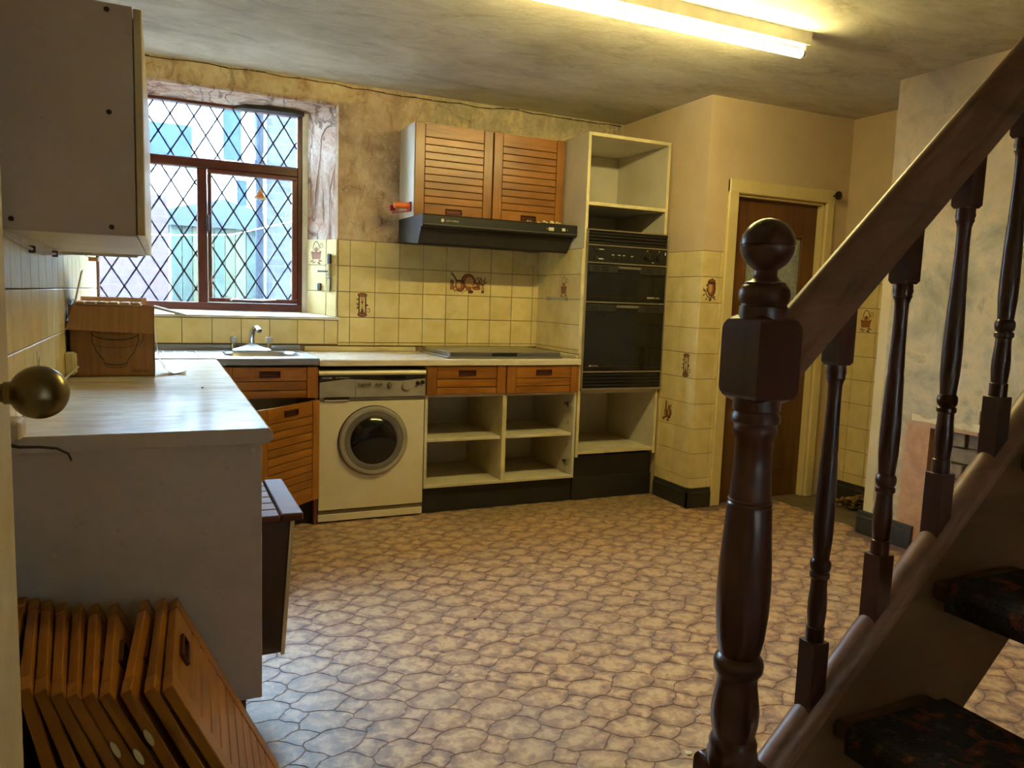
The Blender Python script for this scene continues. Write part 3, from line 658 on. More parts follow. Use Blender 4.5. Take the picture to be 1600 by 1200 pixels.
b2 = BM(); b2.faces.new([b2.verts.new(v) for v in ((FX0 + .04, -5.3, FZ0 + .05), (FX1 - .04, -5.3, FZ0 + .05), (FX1 - .04, -5.3, FZ1 - .04), (FX0 + .04, -5.3, FZ1 - .04))]); obj('glass_pane', b2, 'glass', w2)
B('diffuser_sheet', (FX0 + .02, -5.262, FZ0 + .02), (FX1 - .02, -5.260, FZ1), 'diffuser', w2, 0)  # added sheet, softens and weakens the daylight from the rear window
bm = BM(); prism(bm, [(-.245, 1.82), (-.165, 1.812), (-.205, 1.885)], 1, .8085, .8095); stk = obj('sticker', bm, 'white', sash, label='small white and orange warning triangle sticker')
bm = BM(); prism(bm, [(-.228, 1.828), (-.185, 1.824), (-.206, 1.868)], 1, .8075, .8084); obj('sticker_mark', bm, 'orange', sash)

# ------------------------------------------------------------------ larder door
dr = root('door_1', (2.83, -.3, 0), 'brown plywood larder door with obscured glass panel in a cream frame', None, kind='structure')
for nm, a, b in (('architrave', (2.39, -.372, 0), (2.466, -.35, 2.04)), ('architrave', (3.198, -.372, 0), (3.262, -.35, 2.04)), ('architrave_head', (2.39, -.374, 1.96), (3.262, -.35, 2.045))): B(nm, a, b, 'trim', dr, .005)
B('jamb', (2.464, -.35, 0), (2.48, -.25, 1.962), 'trim', dr, .002); B('jamb', (3.182, -.35, 0), (3.2, -.25, 1.962), 'trim', dr, .002); B('jamb_head', (2.464, -.35, 1.945), (3.2, -.25, 1.962), 'trim', dr, .002)
bm = BM(); GX0, GX1, GZ0, GZ1 = 2.60, 3.065, 1.02, 1.735
box(bm, (2.482, -.305, .005), (GX0, -.265, 1.944)); box(bm, (GX1, -.305, .005), (3.181, -.265, 1.944)); box(bm, (GX0, -.305, .005), (GX1, -.265, GZ0)); box(bm, (GX0, -.305, GZ1), (GX1, -.265, 1.944))
leafo = obj('door_leaf', bm, 'larder_door', dr)
B('glass_panel', (GX0, -.29, GZ0), (GX1, -.282, GZ1), 'obscure_glass', leafo, 0)
for a, b in (((GX0 - .012, -.313, GZ0 - .012), (GX1 + .012, -.305, GZ0 + .006)), ((GX0 - .012, -.313, GZ1 - .006), (GX1 + .012, -.305, GZ1 + .012)), ((GX0 - .012, -.313, GZ0), (GX0 + .006, -.305, GZ1)), ((GX1 - .006, -.313, GZ0), (GX1 + .012, -.305, GZ1))): B('glazing_bead', a, b, 'larder_door', leafo, .002)
for a, b in (((2.62, -.309, .39), (3.03, -.305, .396)), ((2.62, -.309, .2), (3.03, -.305, .206)), ((3.026, -.309, .2), (3.032, -.305, .396)), ((2.62, -.309, .2), (2.626, -.305, .396))): B('panel_bead', a, b, 'larder_door', leafo, .001)
bl = root('round_bell', (3.243, -.374, 2.005), 'small round black bell on top right corner of larder door frame', 'bell')
bm = BM(); xlathe(bm, [(.006, 0), (.006, .018), (.02, .024), (.027, .034), (.027, .046), (.016, .054)], Matrix.Translation((3.243, -.374, 2.008)) @ Matrix.Rotation(math.pi / 2, 4, 'X')); obj('bell_dome', bm, 'black_plastic', bl)

# ------------------------------------------------------------------ near door, ajar at the left edge
nd = root('door_2', (-.975, -3.25, 0), 'flaking cream painted door standing open at the left edge with a brass knob', None, kind='structure')
DX = -.957
B('door_leaf', (DX - .036, -3.62, .01), (DX, -2.845, 1.98), 'paint_door', nd, .004)
B('door_post', (-1.1, -3.76, 0), (-.94, -3.64, 2.05), 'paint_door', nd, .003)
bm = BM(); Kc = Vector((-.887, -3.108, 1.14)); KM = Matrix.Translation((DX, Kc.y, Kc.z)) @ Matrix.Rotation(math.pi / 2, 4, 'Y')
kp = [(.026, 0), (.026, .004), (.014, .008), (.0105, .02), (.0105, .034), (.013, .036), (.013, .041)]
ck = .070; kp += [(.0305 * math.cos(math.radians(t)), ck + .0305 * math.sin(math.radians(t))) for t in range(-64, 85, 8)] + [(.001, ck + .0305)]
xlathe(bm, kp, KM, 32); obj('door_knob', bm, 'brass', nd, label='tarnished round brass knob')

# ------------------------------------------------------------------ slatted cupboard doors
SLAT = {}
def pmesh(key, size, mat, bev=.0022):
    k = (key,) + tuple(round(v, 4) for v in size)
    if k not in SLAT:
        SLAT[k] = mesh_of(key, box(BM(), tuple(-v / 2 for v in size), tuple(v / 2 for v in size), min(bev, min(size) * .3)), mat)
    return SLAT[k]
def handle_bm():
    bm = BM(); W, H, t = .105, .032, .006
    box(bm, (-W / 2, -.010, H / 2 - t), (W / 2, .0, H / 2), .0015); box(bm, (-W / 2, -.010, -H / 2), (W / 2, 0, -H / 2 + t), .0015)
    box(bm, (-W / 2, -.010, -H / 2 + t), (-W / 2 + t, 0, H / 2 - t), .0015); box(bm, (W / 2 - t, -.010, -H / 2 + t), (W / 2, 0, H / 2 - t), .0015)
    box(bm, (-W / 2 + t, -.002, -H / 2 + t), (W / 2 - t, .0, H / 2 - t)); bmesh.ops.recalc_face_normals(bm, faces=bm.faces); return bm
HMESH = mesh_of('handle', handle_bm(), 'bronze')
def slatted(panel, wd, ht, rows, stile=.06, handle=None, T=.022):
    """children of panel in its local frame: x across, z up, front toward -y; panel origin is the lower left back corner"""
    g = .0035
    for x in (stile / 2, wd - stile / 2): inst('stile', pmesh('stile', (stile - g * .6, T, ht), 'teak_v'), (x, -T / 2, ht / 2), panel)
    z = ht
    for k, h in enumerate(rows):
        inst('slat', pmesh('slat', (wd - 2 * stile - g * .5, T - .002, h - g), 'teak'), (wd / 2, -(T - .002) / 2, z - h / 2), panel); z -= h
    if handle is not None: inst('handle', HMESH, (wd / 2, -T + .0035, handle), panel)
PANEL = {}
def backing(wd, ht):
    k = (wd, ht)
    if k not in PANEL: PANEL[k] = mesh_of('door_back', box(BM(), (.004, -.012, .005), (wd - .004, -.0005, ht - .005)), 'groove')
    return PANEL[k]
def door_part(name, parent, loc, wd, ht, rows, handle, rotz=0):
    o = bpy.data.objects.new(name, backing(wd, ht)); COL.objects.link(o); o.parent = parent; o.location = Vector(loc) - wpos(parent); o.rotation_euler = (0, 0, rotz)
    slatted(o, wd, ht, rows, handle=handle); return o
ROWS = [.08] + [.0425] * 9 + [.0785]; ROWS_BASE = [.08] + [.0425] * 9 + [.0785]; ROWS_DRAWER = [.078, .048, .042]

# ------------------------------------------------------------------ base units
HC = .912
# sink unit
su = root('sink_cabinet', (-.25, .28, 0), 'teak fronted sink cabinet with its slatted door hanging open beside the washing machine', 'cabinet')
B('side_panel', (-.52, .0, .15), (-.502, .58, .872), 'melamine', su); B('side_panel', (-.022, .0, .0), (-.004, .58, .872), 'redwood', su)
B('bottom_panel', (-.502, .0, .15), (-.022, .58, .168), 'shelf', su); B('back_panel', (-.502, .57, .15), (-.022, .58, .872), 'melamine', su)
B('plinth', (-.52, .05, 0), (-.022, .066, .15), 'plinth', su)
door_part('drawer_front', su, (-.5, 0, .705), .495, .168, ROWS_DRAWER, .13)
# open door, hinged at its right side
hd = bpy.data.objects.new('door', backing(.48, .54)); COL.objects.link(hd); hd.parent = su; ang = math.radians(44)
hd.rotation_euler = (0, 0, ang); hd.location = Vector((-.012 - .48 * math.cos(ang), -.012 - .48 * math.sin(ang), .155)) - wpos(su); slatted(hd, .48, .54, [.08] + [.0425] * 9 + [.0775], handle=.50)
# washing machine
wm = root('washing_machine', (.3, .3, 0), 'cream front loading washing machine under the worktop', 'washing machine')
B('body', (.002, .012, .012), (.598, .57, .828), 'enamel', wm, .004)
B('kick_panel', (.002, .006, .010), (.598, .016, .050), 'enamel', wm, .002); B('kick_gap', (.002, .009, .050), (.598, .016, .074), 'kick', wm, 0)
B('front_panel', (.002, .0, .074), (.598, .02, .683), 'enamel', wm, .004)
bm = BM(); prism(bm, [(.028, .828), (-.012, .825), (-.018, .835), (-.01, .848), (.03, .852), (.56, .852), (.56, .828)], 0, .0, .6); obj('lid', bm, 'enamel', wm)
bm = BM(); box(bm, (.004, -.006, .683), (.596, .02, .705), .003); obj('panel_skirt', bm, 'grey_plastic', wm)
bm = BM(); prism(bm, [(.004, .703), (.596, .703), (.596, .802), (.45, .790), (.3, .796), (.15, .803), (.004, .785)], 1, -.012, .02); obj('control_panel', bm, 'silver', wm)
bm = BM(); prism(bm, [(.004, .784), (.15, .802), (.3, .795), (.45, .789), (.596, .801), (.596, .826), (.004, .826)], 1, -.010, .02); obj('fascia_strip', bm, 'black_plastic', wm)
B('drawer_seam', (.198, -.0128, .703), (.2, -.01, .80), 'groove', wm, 0); B('drawer_grip', (.03, -.0125, .688), (.165, -.004, .706), 'black_plastic', wm, .001); B('grip_lip', (.03, -.013, .684), (.165, -.004, .690), 'white', wm, .001)
YR = Matrix.Rotation(math.pi / 2, 4, 'X')
for x, z, r, m in [(.218 + .02 * k, .774, .0075, 'grey_plastic') for k in range(4)] + [(.318, .773, .0075, 'grey_plastic'), (.338, .773, .0075, 'grey_plastic'), (.39, .770, .0135, 'grey_plastic'), (.486, .762, .027, 'silver'), (.552, .777, .011, 'black_plastic'), (.58, .781, .011, 'black_plastic')]:
    bm = BM(); xlathe(bm, [(r * 1.1, 0), (r * 1.05, .004), (r, .006), (r * .9, .014), (r * .6, .015)], Matrix.Translation((x, -.011, z)) @ YR, 16); obj('control_knob' if r > .012 else 'push_button', bm, m, wm)
lettering('HOOVER', .013, (.045, -.0108, .809), wm); lettering('logic 1300 electronic', .009, (.128, -.0108, .811), wm)
B('indicator_window', (.36, -.0115, .803), (.48, -.009, .82), 'black_glass', wm, .001)
WC = Matrix.Translation((.303, 0, .456)) @ YR
bm = BM(); xlathe(bm, [(.197, -.002), (.197, .006), (.194, .008)], WC, 48); dring = obj('door_recess', bm, 'groove', wm)
bm = BM(); xlathe(bm, [(.193, .0), (.193, .014), (.186, .024), (.174, .027), (.166, .024), (.163, .016), (.1, .015)], WC, 48); drd = obj('door_ring', bm, 'silver', wm)
bm = BM(); xlathe(bm, [(.165, .016), (.164, .0225), (.150, .024), (.134, .020), (.131, .017), (.1, .016)], WC, 48); obj('door_inner_ring', bm, 'grey_plastic', drd)
bm = BM(); xlathe(bm, [(.132, .0192), (.128, .022), (.11, .034), (.08, .043), (.04, .047), (.004, .048)], WC, 48); obj('door_glass', bm, 'black_glass', drd)
B('foot', (.05, .05, 0), (.09, .09, .014), 'black_plastic', wm, .002); B('foot', (.51, .05, 0), (.55, .09, .014), 'black_plastic', wm, .002)
# double base unit without doors
bu_ = root('base_cabinet', (1.1, .29, 0), 'white open base cabinet with two teak drawers and no doors', 'cabinet')
for x0, x1 in ((.602, .62), (1.578, 1.596)): B('side_panel', (x0, .0, .155), (x1, .58, .875), 'melamine', bu_)
B('divider', (1.09, .0, .172), (1.118, .58, .705), 'edge_cream', bu_); B('bottom_panel', (.62, .0, .155), (1.578, .58, .173), 'shelf', bu_); B('back_panel', (.62, .57, .173), (1.578, .58, .875), 'melamine', bu_)
B('shelf', (.62, .02, .424), (1.09, .57, .442), 'shelf', bu_); B('shelf', (1.118, .02, .424), (1.578, .57, .442), 'shelf', bu_)
B('rail', (.62, .0, .69), (1.578, .04, .706), 'melamine', bu_)
for x0 in (.603, 1.102): door_part('drawer_front', bu_, (x0, 0, .705), .494, .168, ROWS_DRAWER, .128)
B('plinth', (.6, .035, 0), (1.6, .05, .153), 'plinth', bu_)
for z in (.25, .62):
    bm = BM(); box(bm, (1.555, .03, z - .02), (1.579, .05, z + .02), .002); box(bm, (1.565, .05, z - .008), (1.579, .10, z + .008), .002); obj('hinge', bm, 'chrome', bu_)
for z in (.5, .36):
    bm = BM(); xlathe(bm, [(.006, 0), (.006, .008), (.003, .01)], Matrix.Translation((1.579, .06, z)) @ Matrix.Rotation(-math.pi / 2, 4, 'Y'), 10); obj('shelf_peg', bm, 'chrome', bu_)
# worktop over washer and base unit
wt = root('worktop', (.8, .29, .877), 'pale marbled worktop over the washing machine and drawers', 'worktop')
bm = BM(); prism(bm, [(-.032, .877), (.60, .877), (.60, HC), (-.02, HC), (-.030, HC - .006)], 0, .001, 1.6); obj('slab', bm, 'worktop', wt)
B('upstand', (.02, .575, HC), (.72, .60, .94), 'edge_cream', wt, .004); B('upstand', (1.575, .0, HC), (1.6, .6, .935), 'edge_cream', wt, .004)
# hob under a closed steel lid
hb = root('hob', (1.1, .28, HC), 'brushed steel hob lid lying closed on the worktop', 'hob')
B('tray', (.735, .01, HC), (1.495, .54, HC + .012), 'steel', hb, .004)
bm = BM(); box(bm, (.752, .02, HC + .011), (1.48, .53, HC + .038), .004); obj('lid', bm, 'steel', hb)
B('grip_recess', (1.02, .012, HC + .013), (1.18, .024, HC + .034), 'black_plastic', hb, .002)
for x in (.85, 1.4): B('lid_hinge', (x, .53, HC), (x + .05, .55, HC + .04), 'steel', hb, .003)
# sink
sk = root('sink', (-.5, .27, HC), 'stainless steel sink and drainer below the window', 'sink')
bm = BM(); zt_ = HC + .006; bx0, bx1, by0, by1 = -.46, -.06, .08, .46
def rrect(x0, x1, y0, y1, r, n=6):
    out = []
    for cx, cy, a0 in ((x1 - r, y1 - r, 0), (x0 + r, y1 - r, 90), (x0 + r, y0 + r, 180), (x1 - r, y0 + r, 270)): out += [(cx + r * math.cos(math.radians(a0 + 90 * k / n)), cy + r * math.sin(math.radians(a0 + 90 * k / n))) for k in range(n + 1)]
    return out
R0 = rrect(bx0, bx1, by0, by1, .09); R1 = rrect(bx0 + .012, bx1 - .012, by0 + .012, by1 - .012, .085); R2 = rrect(bx0 + .03, bx1 - .03, by0 + .03, by1 - .03, .07)
def loop(pts, z): return [bm.verts.new((x, y, z)) for x, y in pts]
OUT = rrect(-.515, -.001, -.03, .575, .004); o0 = loop(OUT, zt_); a0 = loop(R0, zt_ + .001); a1 = loop(R1, zt_ - .012); a2 = loop(R2, zt_ - .15)
for P_, Q_ in ((o0, a0), (a0, a1), (a1, a2)):
    for i in range(len(P_)): f = bm.faces.new((P_[i], P_[(i + 1) % len(P_)], Q_[(i + 1) % len(Q_)], Q_[i])); f.smooth = P_ is not o0
bm.faces.new(a2); obj('bowl', bm, 'steel', sk)
bm = BM(); box(bm, (-1.095, .0, HC - .004), (-.515, .575, zt_), .001)
for k in range(9): box(bm, (-1.04 + k * .055, .08, zt_ - .001), (-1.025 + k * .055, .5, zt_ + .004), .0015)
obj('drainer', bm, 'steel', sk)
B('front_lip', (-.515, -.034, HC - .03), (-.0015, -.027, zt_), 'steel', sk, .001); B('upstand', (-1.095, .574, HC), (-.001, .598, .948), 'steel', sk, .003)
bm = BM(); lathe(bm, [(.03, zt_ - .149), (.03, zt_ - .145), (.02, zt_ - .146), (.005, zt_ - .148)], (-.26, .27), 20); obj('plug_hole', bm, 'chrome', sk)
# mixer tap
tp = root('mixer_tap', (-.29, .515, zt_), 'chrome mixer tap with two faceted handles at the sink', 'tap')
bm = BM(); prism(bm, [(-.40, zt_), (-.18, zt_), (-.185, zt_ + .01), (-.255, zt_ + .032), (-.275, zt_ + .045), (-.305, zt_ + .045), (-.325, zt_ + .032), (-.395, zt_ + .01)], 1, .49, .54); bmesh.ops.bevel(bm, geom=bm.edges[:], offset=.004, segments=2, affect='EDGES'); obj('tap_body', bm, 'chrome', tp)
bm = BM(); tube(bm, [(-.29, .515, zt_ + .03), (-.289, .515, zt_ + .08), (-.284, .505, zt_ + .115), (-.274, .48, zt_ + .135), (-.262, .44, zt_ + .134), (-.256, .415, zt_ + .12)], [.017, .016, .0155, .0145, .014, .014], 14); obj('spout', bm, 'chrome', tp)
for x in (-.388, -.192):
    bm = BM(); lathe(bm, [(.014, zt_ + .008), (.012, zt_ + .035), (.011, zt_ + .042)], (x, .515), 14); st_ = obj('valve', bm, 'chrome', tp)
    bm = BM(); lathe(bm, [(.012, zt_ + .042), (.018, zt_ + .05), (.02, zt_ + .075), (.015, zt_ + .082), (.004, zt_ + .083)], (x, .515), 8, False); obj('tap_handle', bm, 'crystal', st_)

# ------------------------------------------------------------------ tall oven housing
tw = root('oven_housing', (1.9, .3, 0), 'tall white oven housing with empty cream edged compartments', 'cabinet')
B('side_panel', (1.602, .0, .285), (1.62, .6, 2.289), 'melamine', tw); B('side_panel', (2.188, .0, .285), (2.206, .6, 2.289), 'melamine', tw)
B('top_panel', (1.62, .0, 2.271), (2.188, .6, 2.289), 'melamine', tw); B('back_panel', (1.62, .585, .3), (2.188, .6, 2.271), 'melamine', tw)
B('shelf', (1.62, .0, 1.857), (2.188, .585, 1.876), 'melamine', tw); B('shelf', (1.62, .0, .305), (2.188, .585, .323), 'shelf', tw); B('shelf', (1.62, .03, .69), (2.188, .585, .706), 'melamine', tw)
for a, b in (((1.601, -.003, .285), (1.621, .0, 2.29)), ((2.187, -.003, .285), (2.207, .0, 2.29)), ((1.621, -.003, 2.27), (2.187, .0, 2.29)), ((1.621, -.003, 1.856), (2.187, 0, 1.877)), ((1.621, -.003, .304), (2.187, 0, .324))): B('edging', a, b, 'edge_cream', tw, .0005)
B('base_board', (1.604, .035, .147), (2.204, .05, .285), 'black_plastic', tw, .001); B('plinth', (1.604, .028, 0), (2.206, .05, .146), 'plinth', tw, .001)
for x in (1.61, 2.18): B('base_side', (x, .05, 0), (x + .015, .58, .285), 'plinth', tw, .001)
B('tile_bed', (1.597, .004, .935), (1.603, .6, 1.594), 'grout', tw, 0)
tile_wall(tw, (1.5995, 0, 0), (0, -1, 0), (0, 0, 1), [-.598, -.46, -.303, -.146, -.006], [.938] + zt, prints={(2, 3): ('basket', TP * 1.06, 'oven housing tile printed with a brown basket')})
B('tile_edge_trim', (1.592, -.001, .94), (1.602, .006, 1.594), 'edge_cream', tw, .002)
# oven
ov = root('double_oven', (1.91, .25, .711), 'black built in double oven with aluminium trim in the tall housing', 'oven')
B('oven_body', (1.63, .0, .712), (2.18, .5, 1.708), 'black_plastic', ov, .002)
OX0, OX1, YF = 1.612, 2.214, -.024
B('side_trim', (OX0, YF, .712), (OX0 + .008, .0, 1.713), 'oven_trim', ov, .002); B('side_trim', (OX1 - .008, YF, .712), (OX1, .0, 1.713), 'oven_trim', ov, .002)
for z in (1.704, 1.612, 1.504, 1.262, .826): B('trim_bar', (OX0 + .008, YF - .003, z), (OX1 - .008, .0, z + .009), 'oven_trim', ov, .002)
B('base_trim', (OX0, YF - .002, .711), (OX1, .0, .727), 'oven_trim', ov, .003)
B('vent_back', (OX0 + .008, -.006, 1.621), (OX1 - .008, .0, 1.704), 'black_plastic', ov, 0)
for k in range(4): B('vent_slat', (OX0 + .012, YF + .002, 1.626 + .020 * k), (OX1 - .012, -.004, 1.634 + .020 * k), 'hood', ov, .002)
B('control_panel', (OX0 + .008, YF + .004, 1.513), (OX1 - .008, .0, 1.612), 'black_plastic', ov, .001)
for x in (2.055, 2.145):
    bm = BM(); xlathe(bm, [(.029, 0), (.029, .003), (.023, .005), (.021, .018), (.012, .019)], Matrix.Translation((x, YF + .004, 1.563)) @ YR, 24); kn = obj('control_knob', bm, 'black_plastic', ov); B('knob_grip', (x - .004, YF - .024, 1.545), (x + .004, YF - .012, 1.581), 'hood', kn, .002)
for x, z in ((1.68, 1.588), (1.68, 1.54)):
    bm = BM(); xlathe(bm, [(.011, 0), (.01, .008), (.004, .009)], Matrix.Translation((x, YF + .004, z)) @ YR, 14); obj('push_button', bm, 'hood', ov)
for k, x in enumerate((1.79, 1.833, 1.865, 1.925)): B('rocker_switch', (x, YF - .001, 1.535), (x + .018, YF + .006, 1.555), 'hood', ov, .001); 
for x, z, w_ in ((1.715, 1.592, .034), (1.715, 1.534, .034), (1.80, 1.562, .018), (1.845, 1.562, .02), (1.88, 1.562, .016), (1.94, 1.56, .018), (2.055, 1.6, .01), (2.145, 1.6, .01), (2.1, 1.528, .014)): B('legend_mark', (x - w_ / 2, YF + .0032, z - .0025), (x + w_ / 2, YF + .0045, z + .0025), 'text_white', ov, 0)
B('indicator_light', (2.19, YF + .001, 1.578), (2.196, YF + .005, 1.598), 'white', ov, .001)
B('grill_door', (OX0 + .009, YF + .002, 1.272), (OX1 - .009, .0, 1.503), 'black_glass', ov, .003); B('main_door', (OX0 + .009, YF + .002, .836), (OX1 - .009, .0, 1.261), 'black_glass', ov, .003)
for z in (1.452, 1.21):
    B('handle_strip', (OX0 + .012, YF - .006, z), (OX1 - .012, YF + .003, z + .045), 'hood', ov, .002); B('handle_grip', (1.835, YF - .014, z + .024), (2.0, YF - .004, z + .04), 'grey_plastic', ov, .003); B('handle_recess', (1.835, YF - .0068, z + .004), (2.0, YF - .004, z + .022), 'black_glass', ov, 0)
    for x in (1.655, 1.72, 2.05, 2.115):
        for k in range(3): B('vent_slot', (x, YF - .0066, z + .010 + .010 * k), (x + .048, YF - .005, z + .014 + .010 * k), 'black_glass', ov, 0)
for z in (1.30, .862): B('pinstripe', (OX0 + .02, YF + .0005, z), (OX1 - .02, YF + .003, z + .003), 'bronze', ov, 0)
lettering('system one', .021, (2.115, YF + .0005, 1.306), ov)
lettering('NEW WORLD', .008, (1.70, YF + .0005, .869), ov)
bm = BM(); xlathe(bm, [(.006, 0), (.006, .001)], Matrix.Translation((1.667, YF + .002, .869)) @ YR, 14); obj('badge', bm, 'text_white', ov)
B('lower_vent', (OX0 + .008, -.008, .727), (OX1 - .008, .0, .826), 'black_glass', ov, 0)
for k in range(4): B('vent_slat', (OX0 + .010, YF + .002, .738 + .022 * k), (OX1 - .010, -.006, .750 + .022 * k), 'black_plastic', ov, .003)
bm = BM(); box(bm, (1.75, .3, 1.713), (1.80, .34, 1.80), .003); obj('terminal_box', bm, 'grey_plastic', ov)
bm = BM(); tube(bm, [(1.78, .32, 1.80), (1.79, .36, 1.83), (1.82, .45, 1.82), (1.83, .57, 1.78)], .005); obj('flex', bm, 'cable_dark', ov)

# ------------------------------------------------------------------ wall unit and hood
wu = root('wall_cabinet', (1.1, .45, 1.74), 'white wall cabinet with two slatted teak doors above the cooker hood', 'cabinet')
WZ0, WZ1 = 1.738, 2.283
for x0, x1 in ((.602, .62), (1.578, 1.596)): B('side_panel', (x0, .302, WZ0), (x1, .6, WZ1), 'melamine', wu)
B('top_panel', (.62, .302, WZ1 - .018), (1.578, .6, WZ1), 'melamine', wu); B('bottom_panel', (.62, .302, WZ0), (1.578, .6, WZ0 + .018), 'melamine', wu); B('back_panel', (.62, .59, WZ0), (1.578, .6, WZ1), 'melamine', wu)
for x0 in (.602, 1.102): door_part('door', wu, (x0, .302, WZ0), .494, .54, ROWS, .038)
hd_ = root('cooker_hood', (1.1, .35, 1.56), 'dark grey cooker hood below the teak wall cabinet', 'cooker hood')
bm = BM(); prism(bm, [(.6, 1.737), (.6, 1.60), (.20, 1.572), (.19, 1.58), (.145, 1.655), (.145, 1.737)], 0, .602, 1.596); obj('hood_body', bm, 'hood', hd_)
bm = BM(); prism(bm, [(.15, 1.737), (.10, 1.735), (.094, 1.728), (.094, 1.672), (.10, 1.665), (.15, 1.66)], 0, .596, 1.602); obj('front_lip', bm, 'black_plastic', hd_)
bm = BM(); prism(bm, [(.15, 1.655), (.205, 1.568), (.215, 1.568), (.165, 1.66)], 0, .64, 1.597); vz = obj('visor', bm, 'black_plastic', hd_)
for k in range(22): B('vent_slot', (.8 + k * .025, .168, 1.634), (.815 + k * .025, .172, 1.642), 'hood', vz, 0)
B('lip_groove', (.602, .0925, 1.677), (1.596, .095, 1.680), 'grey_plastic', hd_, 0)
B('switch', (1.40, .091, 1.692), (1.438, .096, 1.712), 'white', hd_, .002); B('switch', (1.493, .091, 1.694), (1.517, .096, 1.712), 'white', hd_, .002)
for x in (1.388, 1.53): B('legend_mark', (x, .0932, 1.70), (x + .004, .095, 1.706), 'text_white', hd_, 0)
lettering('NEW WORLD', .0125, (.775, .0935, 1.702), hd_)
bm = BM(); xlathe(bm, [(.010, 0), (.010, .001), (.006, .0014)], Matrix.Translation((.715, .0945, 1.703)) @ YR, 16); obj('badge', bm, 'text_white', hd_)

# ------------------------------------------------------------------ left run
lw = root('left_worktop', (-.8, -1.05, .877), 'long pale marbled worktop running from the window to the near end panel', 'worktop')
bm = BM(); prism(bm, [(-1.097, .872), (-.512, .872), (-.5, .884), (-.5, .9), (-.512, HC), (-1.097, HC)], 1, -2.094, -.002); obj('slab', bm, 'worktop', lw)
B('end_strip', (-1.09, -2.0955, .874), (-.508, -2.0935, .909), 'melamine_dirty', lw, .0005)
lb = root('left_base_cabinet', (-.8, -1.05, 0), 'scuffed white base cabinet run with bare end panel on the left', 'cabinet')
B('end_panel', (-1.085, -2.075, .17), (-.527, -2.055, .872), 'melamine_dirty', lb, .0015)
for y in (-1.4, -.72, -.03): B('partition', (-1.085, y, .17), (-.527, y + .018, .872), 'melamine', lb)
B('bottom_panel', (-1.085, -2.055, .17), (-.527, -.03, .188), 'melamine', lb); B('shelf', (-1.085, -2.05, .5), (-.56, -.03, .516), 'shelf', lb); B('back_panel', (-1.09, -2.055, .17), (-1.085, -.03, .872), 'melamine', lb)
B('top_rail', (-.56, -2.055, .85), (-.53, -.03, .872), 'melamine', lb); B('plinth', (-.60, -2.02, 0), (-.585, -.03, .17), 'redwood', lb); B('plinth_return', (-.60, -2.04, .0), (-.565, -2.02, .17), 'redwood', lb)
for x, z in ((-.548, .852), (-1.0, .62)):
    bm = BM(); xlathe(bm, [(.007, 0), (.006, .0015), (.002, .002)], Matrix.Translation((x, -2.0755, z)) @ YR, 14); obj('screw_cap', bm, 'melamine', lb)
# bin sticking out of the cabinet front
bn = root('pull_out_bin', (-.47, -1.76, .23), 'red brown box with slatted lid jutting out of the left cabinet front', 'bin')
bm = BM(); prism(bm, [(-.535, .232), (-.462, .232), (-.438, .625), (-.535, .625)], 1, -1.955, -1.58); obj('bin_body', bm, 'dark_panel', bn)
bm = BM(); prism(bm, [(-.462, .226), (-.452, .226), (-.424, .622), (-.436, .625)], 1, -1.958, -1.575); obj('bin_front', bm, 'edge_cream', bn)
B('lid_frame', (-.465, -1.985, .626), (-.404, -1.56, .648), 'redwood', bn, .004)
for k in range(6): B('lid_slat', (-.55, -1.985 + .0715 * k, .626), (-.468, -1.985 + .0715 * k + .067, .645), 'redwood', bn, .003)
# left wall cabinet
lc = root('left_wall_cabinet', (-.95, -1.45, 1.38), 'grey white wall cabinet seen end on at the top left', 'cabinet')
LZ0, LZ1, LY0, LY1 = 1.381, 1.9, -2.09, -.82
B('end_panel', (-1.095, LY0, LZ0), (-.811, LY0 + .018, LZ1), 'melamine_dirty', lc, .001); B('end_panel', (-1.095, LY1 - .018, LZ0), (-.811, LY1, LZ1), 'melamine', lc, .001)
B('bottom_panel', (-1.095, LY0 + .018, LZ0 + .004), (-.811, LY1 - .018, LZ0 + .022), 'melamine', lc, .001); B('top_panel', (-1.095, LY0 + .018, LZ1 - .018), (-.811, LY1 - .018, LZ1), 'melamine', lc, .001); B('back_panel', (-1.098, LY0, LZ0), (-1.094, LY1, LZ1), 'melamine', lc, 0)
for k in range(2): B('door', (-.809, LY0 + .006 + k * .632, LZ0 + .003), (-.791, LY0 + .632 + k * .632, LZ1 - .002), 'edge_cream', lc, .002)
for x, z in ((-.862, 1.66), (-.862, 1.40), (-1.06, 1.405), (-.862, 1.885)):
    bm = BM(); xlathe(bm, [(.006, 0), (.0055, .001), (.003, .0006)], Matrix.Translation((x, LY0, z)) @ YR, 12); obj('screw_hole', bm, 'groove', lc)
wb_ = B('wood_block', (-1.096, .30, 1.385), (-1.05, .36, 1.405), 'teak', label='small bare wood block on the left tiles by the window', cat='wood block')
cb = BM(); tube(cb, [(-1.085, -2.05, 1.377), (-1.085, -1.7, 1.36), (-1.08, -1.45, 1.352), (-1.07, -1.2, 1.362), (-1.05, -.95, 1.374), (-.95, -.88, 1.376), (-.84, -.85, 1.377)], .0045, 6)
cbl = root('wall_cable', (-1.08, -1.5, 1.36), 'grey cable clipped along the tiles under the left wall cabinet', 'cable'); obj('cable_run', cb, 'cable_white', cbl)
for p in ((-1.083, -1.62, 1.357), (-1.072, -1.22, 1.361)): B('cable_clip', (p[0] - .008, p[1] - .006, p[2] - .01), (p[0] + .008, p[1] + .006, p[2] + .01), 'cable_dark', cbl, .002)
